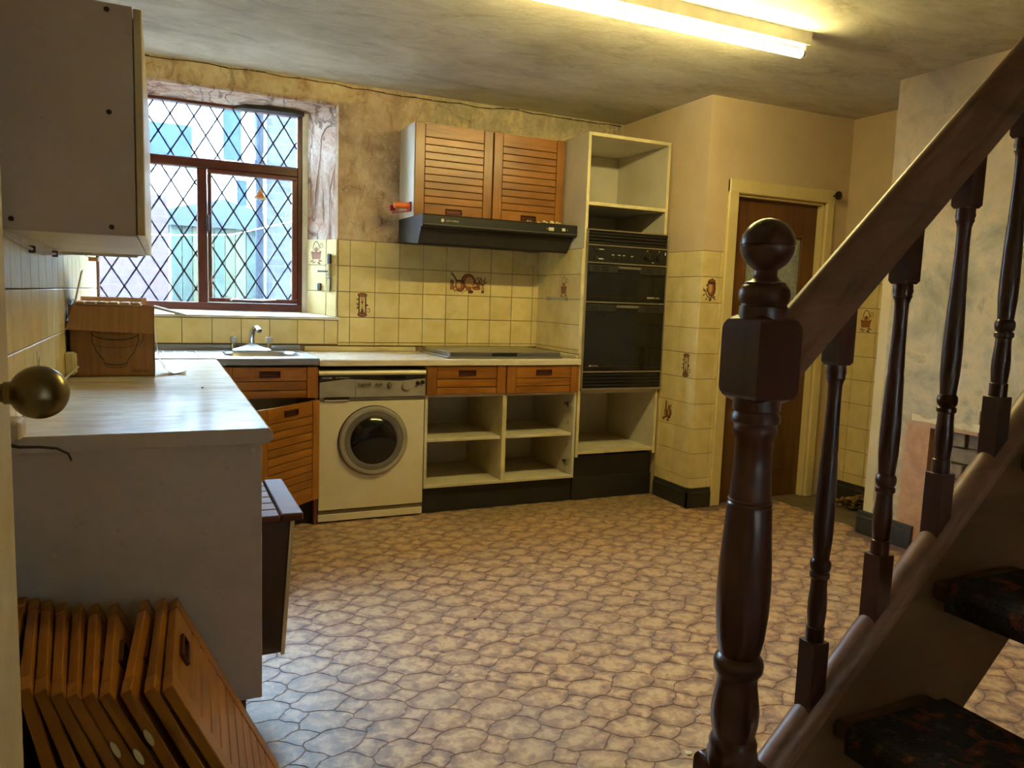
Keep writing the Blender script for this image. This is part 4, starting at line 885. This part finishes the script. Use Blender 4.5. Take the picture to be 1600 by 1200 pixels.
# socket and lead
so = root('wall_socket', (-1.09, -.74, .965), 'cream double socket on left tiles beside the cardboard box', 'socket')
B('back_box', (-1.092, -.855, .925), (-1.062, -.63, 1.01), 'edge_cream', so, .004); B('face_plate', (-1.063, -.85, .93), (-1.056, -.635, 1.005), 'edge_cream', so, .003)
for y in (-.79, -.69): B('rocker', (-1.057, y, .975), (-1.052, y + .02, .995), 'white', so, .002)
bm = BM(); tube(bm, [(-1.05, -.84, .955), (-1.06, -.95, .945), (-1.075, -1.08, .93), (-1.08, -1.2, .92)], .004, 6); obj('white_lead', bm, 'cable_white', label='short white lead hanging beside the socket', cat='cable')
bm = BM(); tube(bm, [(-1.10, -2.11, .905), (-1.06, -2.108, .892), (-1.02, -2.106, .89), (-.985, -2.106, .885), (-.962, -2.108, .872), (-.955, -2.112, .855)], [.006, .004, .0035, .0035, .003, .0025], 6); obj('loose_wire', bm, 'cable_dark', label='dark curved wire sticking out at the worktop end', cat='wire')
bm = BM(); box(bm, (-1.096, -2.12, .905), (-1.052, -2.04, .955), .012, 3); obj('wall_bracket', bm, 'paint_door', label='painted lump bracket on the wall at the worktop end', cat='bracket')

# cardboard box
cbx = root('cardboard_box', (-.935, -.66, HC), 'brown cardboard box with bowl drawing standing open on the left worktop', 'box')
bx0, bx1, by0, by1, bz1 = -1.082, -.788, -.792, -.54, 1.185
for nm, a, b in (('front_panel', (bx0, by0, HC), (bx1, by0 + .004, bz1)), ('rear_panel', (bx0, by1 - .004, HC), (bx1, by1, bz1)), ('side_panel', (bx0, by0, HC), (bx0 + .004, by1, bz1)), ('side_panel', (bx1 - .004, by0, HC), (bx1, by1, bz1)), ('base_panel', (bx0, by0, HC), (bx1, by1, HC + .004))): B(nm, a, b, 'card', cbx, .0005)
def quad(name, pts, mat, par, t=.004, **kw):
    bm = BM(); P = [Vector(p) for p in pts]; n = (P[1] - P[0]).cross(P[2] - P[0]).normalized() * t
    A = [bm.verts.new(p) for p in P]; C = [bm.verts.new(p + n) for p in P]; bm.faces.new(A); bm.faces.new(C[::-1])
    for i in range(len(P)): bm.faces.new((A[i], A[(i + 1) % len(P)], C[(i + 1) % len(P)], C[i]))
    return obj(name, bm, mat, par, **kw)
quad('front_flap', [(bx0 + .015, by0, bz1), (bx1 + .003, by0, bz1), (bx1 - .002, by0 - .045, 1.083), (bx0 - .005, by0 - .045, 1.096)], 'card', cbx)
quad('left_flap', [(bx0, by0 + .005, bz1 - .08), (bx0, by1, bz1), (bx0 + .03, by1, bz1 + .14), (bx0 + .045, by0 + .01, bz1 + .13)], 'card_pale', cbx)
quad('right_flap', [(bx1, by0 + .01, bz1 + .005), (bx1, by1 - .02, bz1 + .005), (bx1 + .125, by1 - .02, bz1 - .03), (bx1 + .125, by0 + .01, bz1 - .028)], 'paper', cbx, .009)
quad('rear_flap', [(bx0 + .02, by1, bz1), (bx1 - .03, by1, bz1), (bx1 - .03, by1 + .02, bz1 + .03), (bx0 + .02, by1 + .02, bz1 + .03)], 'card_pale', cbx)
tr = root('carton_divider', (-.93, -.66, bz1), 'pale ribbed card divider lying on top of the cardboard box', 'card divider')
bm = BM(); box(bm, (bx0 + .012, by0 + .03, bz1 + .002), (bx1 - .045, by1 - .02, bz1 + .008), .001); obj('divider_sheet', bm, 'card_pale', tr)
for k in range(6): B('rib', (bx0 + .016 + k * .039, by0 + .032, bz1 + .008), (bx0 + .050 + k * .039, by1 - .03, bz1 + .016), 'card_pale', tr, .003)
B('divider_edge', (bx0 + .03, by1 - .03, bz1 + .008), (bx1 - .048, by1 - .022, bz1 + .032), 'card_pale', tr, .001)
# bowl drawing and words on the front
fy = by0 - .0006
def line2d(pts, wd, nm='bowl_drawing'):
    s = stroke(pts, wd); bm = BM(); A = [bm.verts.new((x, fy, z)) for x, z in s]; h = len(pts)
    for i in range(h - 1): bm.faces.new((A[i], A[i + 1], A[2 * h - 2 - i], A[2 * h - 1 - i]))
    return bm
bcx, bz = -.925, 1.06; bm = BM()
def addline(pts, wd=.003):
    s = stroke(pts, wd); A = [bm.verts.new((x, fy, z)) for x, z in s]; h = len(pts)
    for i in range(h - 1): bm.faces.new((A[i], A[i + 1], A[2 * h - 2 - i], A[2 * h - 1 - i]))
addline(ell(bcx, bz + .02, .08, .024, 24, 180, 360), .0035); addline(ell(bcx, bz + .03, .08, .012, 20, 180, 360), .0015)
addline([(bcx - .08, bz + .04), (bcx - .08, bz - .01), (bcx - .066, bz - .05), (bcx - .04, bz - .085)]); addline([(bcx + .08, bz + .04), (bcx + .08, bz - .01), (bcx + .066, bz - .05), (bcx + .04, bz - .085)])
addline(ell(bcx, bz - .015, .079, .02, 20, 180, 360), .0015); addline(ell(bcx, bz - .09, .042, .012, 18, 180, 360), .004); addline(ell(bcx, bz - .10, .04, .012, 18, 180, 360), .002)
addline([(bcx + .082, bz + .04), (bcx + .1, bz + .03), (bcx + .098, bz), (bcx + .08, bz - .03)], .002)
obj('bowl_drawing', bm, 'text_dark', cbx)
lettering('classic pro', .014, (-.837, fy, .935), cbx, 'text_dark')
quad('inner_sleeve', [(bx0 - .012, by0 + .02, 1.02), (bx0 - .012, by1, 1.02), (bx0 - .008, by1, bz1 + .02), (bx0 - .008, by0 + .02, bz1 - .06)], 'tarp', cbx, .006)
bm = BM(); pp = [(-.782, 1.08), (-.779, 1.02), (-.77, .97), (-.75, .935), (-.72, .918), (-.70, .921), (-.672, .93)]
for i in range(len(pp) - 1): bm.faces.new([bm.verts.new(v) for v in ((pp[i][0], -.75, pp[i][1]), (pp[i + 1][0], -.75, pp[i + 1][1]), (pp[i + 1][0], -.62, pp[i + 1][1]), (pp[i][0], -.62, pp[i][1]))])
bmesh.ops.remove_doubles(bm, verts=bm.verts, dist=1e-5); bmesh.ops.solidify(bm, geom=bm.faces[:], thickness=.001)
obj('curled_paper', bm, 'paper', label='curled white paper sheet leaning on the cardboard box', cat='paper')
B('dead_fly', (-.635, -1.22, HC), (-.628, -1.205, HC + .005), 'black_plastic', label='tiny dark crumb lying on the left worktop', cat='crumb', bev=.002)

# stacked doors leaning on the left wall
DLAB = ['slatted teak cupboard door at the front of the leaning stack, face and handle in view', 'second cupboard door from the right in the leaning stack', 'third cupboard door from the right in the leaning stack', 'fourth cupboard door from the right in the leaning stack', 'fifth cupboard door from the right in the leaning stack', 'sixth cupboard door from the right in the leaning stack', 'fourth cupboard door from the left wall in the leaning stack', 'third cupboard door from the left wall in the leaning stack', 'second cupboard door from the left wall in the leaning stack', 'cupboard door nearest the left wall in the leaning stack']
ST = [(-.753, -.770, .498, 26), (-.781, -.802, .504, 25), (-.820, -.842, .501, 24.5), (-.886, -.877, .490, 24.5), (-.928, -.905, .482, 23), (-.962, -.930, .474, 22), (-.995, -.955, .474, 19.5), (-1.025, -.980, .473, 16), (-1.050, -1.005, .467, 12), (-1.074, -1.045, .463, 6)]
TILT_H = .545; DWID = .46
for k, (xf, xn, ztop, tilt) in enumerate(ST):
    t = math.radians(tilt); ht = ztop / math.cos(t)
    o = bpy.data.objects.new('cupboard_door', backing(DWID, .545)); COL.objects.link(o)
    # local x runs along the top edge (world -y), local z up the door, front (-y local) faces +x and up
    yaw = math.atan2(xn - xf, -(-2.58 + 2.12)) ; ux = Vector((math.sin(-yaw) * -1, -math.cos(yaw), 0)).normalized()
    ux = Vector((xn - xf, -.46, 0)).normalized()
    side = Vector((-ux.y, ux.x, 0))           # horizontal, points +x
    if side.x < 0: side = -side
    uz = (Vector((0, 0, 1)) * math.cos(t) - side * math.sin(t)).normalized()
    front = (side * math.cos(t) + Vector((0, 0, 1)) * math.sin(t)).normalized()
    uy = -front; ux2 = uy.cross(uz)
    Mx = Matrix((ux2, uy, uz)).transposed().to_4x4()
    far_top = Vector((xf, -2.125, ztop)); base = far_top - uz * .545
    if ux2.dot(ux) < 0: base = base + ux * DWID
    lowz = min((base + uy * -.022).z, base.z); base.z -= (lowz - .001)
    Mx.translation = base - front * 0
    o.matrix_world = Mx; slatted(o, DWID, .545, ROWS, handle=.505 if k < 9 else None)
    props(o, DLAB[k], 'cupboard door', 'cupboard doors stacked against the left wall')
    # pale edge scars and hinge cups
    nb = BM(); lathe(nb, [(.013, 0), (.013, .003), (.008, .0035)], (0, 0), 14)
    me = mesh_of('hinge_plate', nb, 'edge_cream')
    side_x = 0 if ux2.dot(ux) < 0 else DWID
    if k not in (2, 3, 4): continue
    h = inst('hinge_plate', me, (side_x, -.006, .40 + .02 * (k % 3)), o, (0, (-1 if side_x == 0 else 1) * math.pi / 2, 0)); h.scale = (1.5, .42, 1)
B('paper_tag', (-1.075, -2.14, .455), (-1.055, -2.135, .50), 'white', label='white tag hanging by the leftmost stacked door', cat='tag')

# ------------------------------------------------------------------ fluorescent fitting
fl = root('fluorescent_light', (1.2, -1.37, 2.42), 'lit fluorescent tube on a white ceiling batten', 'ceiling light')
FY = -1.365
bm = BM(); prism(bm, [(FY - .03, ZC), (FY + .03, ZC), (FY + .022, 2.462), (FY - .022, 2.462)], 0, .44, 1.945); obj('batten', bm, 'white', fl)
for x in (.452, 1.925):
    bm = BM(); box(bm, (x - .008, FY - .014, 2.405), (x + .008, FY + .014, 2.464), .004); obj('lamp_holder', bm, 'white', fl)
bm = BM(); xlathe(bm, [(.0188, .0), (.019, .01), (.019, 1.43), (.0188, 1.44)], Matrix.Translation((.468, FY, 2.425)) @ Matrix.Rotation(math.pi / 2, 4, 'Y'), 16); obj('tube', bm, 'tube', fl)
for x in (.461, 1.908):
    bm = BM(); xlathe(bm, [(.0195, .0), (.0195, .014)], Matrix.Translation((x, FY, 2.425)) @ Matrix.Rotation(math.pi / 2, 4, 'Y'), 16); obj('tube_cap', bm, 'oven_trim', fl)

# ------------------------------------------------------------------ staircase
SY0 = -3.148
sr = root('staircase', (.5, -3.5, 0), 'open tread wooden staircase with dark newel, handrail and floral carpet', 'staircase')
def cham_block(bm, c, z0, z1, h, r=.014):
    """square block, its end edges rounded over towards the turned part"""
    n = 5; prof = [(h - r + r * math.sin(math.radians(90 * k / n)), z0 + r - r * math.cos(math.radians(90 * k / n))) for k in range(n + 1)]
    prof += [(h - r + r * math.cos(math.radians(90 * k / n)), z1 - r + r * math.sin(math.radians(90 * k / n))) for k in range(n + 1)]
    rings = [[bm.verts.new((c[0] + sx * a_, c[1] + sy * a_, z)) for sx, sy in ((-1, -1), (1, -1), (1, 1), (-1, 1))] for a_, z in prof]
    for i in range(len(rings) - 1):
        for k in range(4): bm.faces.new((rings[i][k], rings[i][(k + 1) % 4], rings[i + 1][(k + 1) % 4], rings[i + 1][k]))
    bm.faces.new(rings[0][::-1]); bm.faces.new(rings[-1])
NC = (.141, SY0)
bm = BM()
ball = [(.0435 * math.cos(math.radians(t)), 1.3665 + .0435 * math.sin(math.radians(t))) for t in range(88, -62, -8)]
ball2 = []
for r, z in ball:
    ball2.append((r, z))
    if abs(z - 1.3665) < .002: ball2 = ball2[:-1] + [(.0436, 1.3672), (.0405, 1.3662), (.0405, 1.3652), (.0432, 1.3642), (.0428, 1.3602), (.0408, 1.3596), (.0424, 1.3585)]
prof = ball2 + [(.0185, 1.326), (.0185, 1.317), (.024, 1.309), (.0335, 1.306), (.0335, 1.3025), (.036, 1.301), (.0405, 1.294), (.0415, 1.285), (.0395, 1.276), (.036, 1.271), (.0365, 1.268), (.0385, 1.266), (.0385, 1.245)]
lathe(bm, prof[::-1], NC, 40)
cham_block(bm, NC, 1.108, 1.254, .0448, .025)
prof = [(.039, 1.118), (.0385, 1.096), (.035, 1.093), (.0395, 1.087), (.0395, 1.076), (.0345, 1.070), (.0365, 1.064), (.0355, 1.056), (.0308, 1.045), (.0312, 1.0), (.0345, .945), (.0368, .943), (.0352, .939), (.037, .936), (.0358, .932), (.0372, .928), (.0400, .88), (.0435, .83), (.0448, .79), (.0440, .745), (.0400, .70), (.035, .675), (.0335, .67), (.0395, .664), (.0425, .655), (.0415, .642), (.036, .634), (.034, .628), (.0345, .615), (.0385, .59), (.0412, .568), (.040, .545), (.036, .526), (.0345, .521), (.0385, .516), (.0415, .508), (.0405, .50), (.042, .494), (.0445, .48), (.0445, .45)]
lathe(bm, prof[::-1], NC, 40)
cham_block(bm, NC, 0.0, .482, .046, .02)
obj('newel_post', bm, 'newel', sr, label='dark turned newel post with a ball finial')
def baluster(i):
    x = .317 + .15 * i; zb = .665 + .1465 * i; ztb = 1.17 + .1465 * i; c = (x, SY0); bm = BM(); h = .0185
    box(bm, (x - h, SY0 - h, ztb + .006), (x + h, SY0 + h, ztb + .155)); 
    A = [bm.verts.new((x + sx * h, SY0 + sy * h, ztb + .006)) for sx, sy in ((-1, -1), (1, -1), (1, 1), (-1, 1))]; C = [bm.verts.new((x + sx * h * .8, SY0 + sy * h * .8, ztb)) for sx, sy in ((-1, -1), (1, -1), (1, 1), (-1, 1))]
    for k in range(4): bm.faces.new((A[k], A[(k + 1) % 4], C[(k + 1) % 4], C[k]))
    bm.faces.new(C)
    box(bm, (x - h, SY0 - h, zb - .175), (x + h, SY0 + h, zb), .001)
    L = ztb - zb
    pr = [(.0165, 1.0), (.0165, .985), (.0175, .975), (.0155, .962), (.0165, .955), (.014, .945), (.0122, .93), (.0118, .88), (.0125, .78), (.0138, .71), (.0142, .70), (.0135, .695), (.0142, .69), (.0135, .685), (.0148, .66), (.0165, .56), (.0178, .46), (.0172, .38), (.0145, .31), (.0142, .305), (.0178, .295), (.0185, .28), (.0172, .265), (.0142, .258), (.0175, .252), (.0175, .238), (.0142, .23), (.0145, .20), (.0165, .15), (.0168, .11), (.0152, .07), (.0142, .055), (.0165, .052), (.0165, .0)]
    lathe(bm, [(r, zb + L * t) for r, t in pr][::-1], c, 20)
    obj('baluster', bm, 'newel', sr)
for i in range(0, 7): baluster(i)
# handrail
SL = .972
def along(name, prof, x0, x1, z_at, mat, yc=SY0):
    """prof: (dy, dz) section; swept along the pitch between x0 and x1"""
    bm = BM(); A = [bm.verts.new((x0, yc + p[0], z_at(x0) + p[1])) for p in prof]; C = [bm.verts.new((x1, yc + p[0], z_at(x1) + p[1])) for p in prof]; n = len(prof)
    bm.faces.new(A); bm.faces.new(C[::-1])
    for i in range(n): f = bm.faces.new((A[i], A[(i + 1) % n], C[(i + 1) % n], C[i])); f.smooth = True
    return obj(name, bm, mat, sr)
rz = lambda x: 1.209 + SL * (x - .2)
hp = [(.029 * math.cos(math.radians(t)), .012 + .055 * math.sin(math.radians(t)) ** 1 if t <= 180 else 0) for t in range(0, 181, 15)]
hp = [(.030 * math.cos(math.radians(t)), .008 + .054 * math.sin(math.radians(t))) for t in range(0, 181, 15)] + [(-.030, -.004), (-.024, -.016), (-.024, -.026), (-.028, -.032), (-.028, -.062), (.028, -.062), (.028, -.032), (.024, -.026), (.024, -.016), (.030, -.004)]
along('handrail', hp, .17, 1.40, rz, 'rail')
# string with rounded cap
sz = lambda x: .462 + .997 * (x - .226)
along('string_board', [(-.020, -.03), (-.020, -.505), (.020, -.505), (.020, -.03)], .17, 2.2, sz, 'string')
cp = [(.027 * math.cos(math.radians(t)), -.022 + .03 * math.sin(math.radians(t))) for t in range(-20, 201, 15)] + [(-.022, -.045), (-.022, -.058), (.022, -.058), (.022, -.045)]
along('string_cap', cp, .17, 2.2, sz, 'rail')
along('wall_string', [(-.020, .0), (-.020, -.40), (.020, -.40), (.020, .0)], .05, 2.2, sz, 'string', SY0 - .86)
for k in range(-2, 7):
    x = .6 + .235 * k; z = .757 + .235 * k
    td = B('tread', (x, SY0 - .84, z - .045), (x + .25, SY0 - .018, z - .008), 'string', sr, .006)
    bm = BM(); prism(bm, [(x - .012, z - .055), (x - .004, z - .058), (x + .02, z - .052), (x + .02, z - .046), (x + .002, z - .045), (x + .002, z - .010), (x + .2535, z - .010), (x + .2535, z), (x + .004, z), (x - .008, z - .006), (x - .014, z - .018)], 1, SY0 - .80, SY0 - .055)
    obj('stair_carpet', bm, 'carpet', td)

# ------------------------------------------------------------------ small things
# orange plastic holder on the wall cabinet side
oh = root('orange_holder', (.55, .4, 1.8), 'orange and red plastic holder screwed to the side of the teak wall cabinet', 'holder')
B('plate', (.592, .335, 1.765), (.6015, .40, 1.825), 'red', oh, .004)
bm = BM(); xlathe(bm, [(.017, 0), (.019, .004), (.019, .085), (.014, .09)], Matrix.Translation((.592, .365, 1.80)) @ Matrix.Rotation(-math.pi / 2, 4, 'Y'), 18); obj('barrel', bm, 'orange', oh)
bm = BM(); xlathe(bm, [(.016, 0), (.018, .004), (.018, .035), (.010, .038)], Matrix.Translation((.53, .44, 1.79)) @ Matrix.Rotation(-math.pi / 2, 4, 'Y'), 16); obj('end_cup', bm, 'red', oh)
bm = BM(); tube(bm, [(.595, .34, 1.77), (.57, .40, 1.768), (.55, .47, 1.77), (.545, .55, 1.775)], .006, 8); obj('arm', bm, 'red', oh)
# catch on the reveal tiles
ct = root('window_catch', (.175, .66, 1.28), 'chrome and black lever catch fixed to the tiled window reveal', 'catch')
def reveal(s, z, out): return Vector((.0706, .781, 0)) + Ur * s + Vector((0, 0, z)) + Nr * (out + .008)
def rbox(name, s0, s1, z0, z1, o0, o1, mat, bev=.003):
    bm = BM(); box(bm, (s0, o0, z0), (s1, o1, z1), bev, 2)
    for v in bm.verts: v.co = reveal(v.co.x, v.co.z, v.co.y)
    return obj(name, bm, mat, ct)
rbox('back_plate', .175, .198, 1.285, 1.50, 0, .006, 'chrome'); rbox('lever_top', .172, .20, 1.445, 1.505, .006, .018, 'black_plastic', .006); rbox('lever_body', .168, .202, 1.36, 1.45, .006, .028, 'chrome', .008)
rbox('pin', .11, .19, 1.392, 1.402, .02, .03, 'black_plastic', .002); rbox('lever_tail', .17, .196, 1.27, 1.36, .006, .016, 'chrome', .005); rbox('keeper', .092, .12, 1.278, 1.325, 0, .012, 'black_plastic', .006)
# clear bar on the oven housing tiles
rl = root('clear_rail', (1.57, .3, 1.28), 'clear plastic rail on the tiled side of the oven housing', 'rail')
B('bar', (1.568, .15, 1.272), (1.578, .42, 1.288), 'silver', rl, .002)
for y in (.16, .40): B('rail_bracket', (1.57, y, 1.268), (1.594, y + .012, 1.292), 'chrome', rl, .002)
B('socket_plate', (1.49, .588, 1.50), (1.575, .5945, 1.585), 'edge_cream', label='cream blank plate on the back tiles below the hood corner', cat='plate', bev=.004)
# plaster crumbs on the hood, dark lump on the wall cabinet
def crumb(name, c, s, mat, seed, **kw):
    r = random.Random(seed); bm = BM(); bmesh.ops.create_icosphere(bm, subdivisions=1, radius=1)
    for v in bm.verts: v.co = Vector((c[0] + v.co.x * s[0] * r.uniform(.6, 1.2), c[1] + v.co.y * s[1] * r.uniform(.6, 1.2), c[2] + s[2] * .8 + v.co.z * s[2] * r.uniform(.5, 1.0)))
    m = min(v.co.z for v in bm.verts)
    for v in bm.verts: v.co.z += c[2] - m
    return obj(name, bm, mat, **kw)
for k, (x, s) in enumerate(((1.275, .012), (1.30, .010), (1.36, .012), (1.385, .016), (1.41, .011), (1.45, .018), (1.475, .014), (1.50, .012))):
    crumb('plaster_crumb', (x, .13 + .012 * (k % 3), 1.737), (s, s * .8, s * .75), 'flake', k, label='pale plaster crumb fallen on the cooker hood top', cat='plaster crumb', group='plaster crumbs on the hood')
crumb('dark_rag', (1.47, .40, WZ1), (.06, .04, .012), 'black_plastic', 31, label='black crumpled scrap on top of the teak wall cabinet', cat='scrap')
crumb('paper_scrap', (1.33, .42, WZ1), (.09, .05, .006), 'paper', 32, label='flat white scrap on top of the teak wall cabinet', cat='scrap')
# litter in the alcove
r3 = random.Random(11)
lit = BM()
for k in range(260):
    a = r3.random() * 6.28; x = 3.27 + r3.gauss(0, .045); y = -.82 + r3.gauss(0, .12); z = .008 + r3.random() * .11 * max(.2, 1 - abs(y + .82) / .26); l = r3.uniform(.014, .036)
    q = [Vector((l, 0, 0)), Vector((0, l * .5, 0)), Vector((-l, 0, 0)), Vector((0, -l * .5, l * .3))]; e = Matrix.Rotation(a, 3, 'Z') @ Matrix.Rotation(r3.uniform(-.9, .9), 3, 'X')
    x = min(x, 3.36); vs = [lit.verts.new(Vector((x, y, z + .006)) + e @ p) for p in q]; lit.faces.new(vs)
lo_ = obj('leaf_litter', lit, 'litter', label='heap of dry brown litter against the alcove skirting', cat='litter', kind='stuff')
crumb('plaster_lump', (3.22, -1.0, .003), (.035, .03, .02), 'flake', 40, label='pale plaster lump at the end of the litter heap', cat='plaster lump')
B('wood_splinter', (3.05, -1.0, .003), (3.06, -.93, .008), 'flake', label='pale splinter on the plain lino by the chimney breast', cat='splinter', bev=.002)
fl_px = [(-.0, -1.03), (.93, -.98), (1.52, -2.62), (.97, -1.60), (1.93, -1.35), (.58, -2.50), (-.30, -2.36), (.12, -1.85), (1.25, -1.12), (.35, -1.45), (2.75, -.62), (1.62, -1.9), (.8, -2.1)]
for k, (x, y) in enumerate(fl_px):
    s = .007 + .004 * (k % 3); crumb('plaster_flake', (x, y, .0005), (s, s * .7, .003), 'flake' if k not in (6, 9) else 'dark_hole', 60 + k, label='tiny flake of debris lying on the cobble patterned floor', cat='flake', group='flakes on the floor')

# ------------------------------------------------------------------ the yard outside
struct(B('wall_sky_block', (-5, -5.6, 2.72), (7, .96, 6.2), 'render', bev=0), 'unseen upper storey added above the kitchen to shade the yard')  # unseen block added to keep open sky off the yard walls
struct(B('street_ground', (-9, -25, -.4), (9, -5.4, -.2), 'yard', bev=0), 'paved street behind the house')
struct(B('yard_ground', (-9, .95, -.4), (9, 30, -.2), 'yard', bev=0), 'paved yard outside the window')
props(B('brick_outbuilding', (-4.5, 3.2, -.2), (-.70, 4.0, 2.05), 'brick_red', bev=0), 'red brick outbuilding wall left of the shed outside the window', 'wall')
gs = root('green_shed', (-.2, 4.6, -.2), 'green boarded garden shed with low gable outside the window', 'shed')
sx0, sx1, pk = -.67, .27, -.16
B('shed_body', (sx0 + .02, 4.54, -.2), (sx1 - .02, 5.8, 1.9), 'board_green', gs, 0)
nb_ = 9; bw = (sx1 - sx0) / nb_
for k in range(nb_): B('board', (sx0 + k * bw + .002, 4.5 + .006 * (k % 2), -.18), (sx0 + (k + 1) * bw - .002, 4.54, 1.92), 'board_yellow' if k in (2, 3, 5, 6) else 'board_green', gs, .004)
bm = BM(); prism(bm, [(sx0 - .03, 1.90), (sx1 + .03, 1.90), (sx1 + .03, 2.06), (pk, 2.20), (sx0 - .03, 2.06)], 1, 4.46, 5.9); obj('shed_roof', bm, 'shed_felt', gs)
props(B('yard_wall', (.14, 3.4, -.2), (2.6, 3.6, 2.95), 'brick_grey', bev=0), 'dark grey brick wall at the right outside the window', 'wall')
dp = root('downpipe', (.07, 3.35, -.2), 'tall grey downpipe beside the grey brick wall outside', 'downpipe')
bm = BM(); tube(bm, [(.07, 3.35, -.2), (.07, 3.35, 3.6)], .034, 12); obj('pipe', bm, 'pipe', dp)
for z in (1.0, 2.4, 3.3): B('pipe_collar', (.028, 3.31, z), (.112, 3.4, z + .05), 'pipe', dp, .006)
hs = root('neighbour_house', (0, 9.5, -.2), 'pale rendered house with dark windows seen through the top of the window', 'house')
B('wall', (-6, 9.0, -.2), (2.4, 13, 4.35), 'render', hs, 0)
for x0, x1, z0, z1 in ((-1.75, -.30, 3.25, 3.75), (.15, .42, 3.3, 4.2), (.62, .80, 3.45, 4.2), (1.0, 1.3, 3.2, 4.1), (-3.6, -2.6, 1.2, 2.3), (.35, .5, 2.6, 3.0)):
    f = B('window_surround', (x0 - .05, 8.95, z0 - .05), (x1 + .05, 9.0, z1 + .05), 'render', hs, .01); B('window_pane', (x0, 8.94, z0), (x1, 8.955, z1), 'house_glass', f, 0)
B('sill_band', (-6, 8.93, 3.05), (-.2, 9.0, 3.12), 'render', hs, .01)
bm = BM(); prism(bm, [(8.8, 4.33), (8.8, 4.4), (11, 5.2), (13.2, 4.4), (13.2, 4.33)], 0, -6.2, 2.6); obj('house_roof', bm, 'slate', hs)
lean = root('lean_to', (1.2, 7, -.2), 'slate roofed lean-to behind the grey brick wall', 'outbuilding')
bm = BM(); prism(bm, [(.75, 2.95), (1.9, 3.95), (2.8, 3.95), (2.8, 2.95)], 1, 7.0, 8.6); obj('roof_slope', bm, 'slate', lean); B('wall', (.78, 7.02, -.2), (2.78, 8.58, 2.95), 'render', lean, 0)
bm = BM(); tube(bm, [(-2.0, 3.0, 1.70), (-.75, 3.0, 1.70), (-.2, 3.0, 1.74), (.6, 3.0, 1.98)], .004, 5); obj('washing_line', bm, 'line', label='thin pale washing line crossing the yard', cat='washing line')
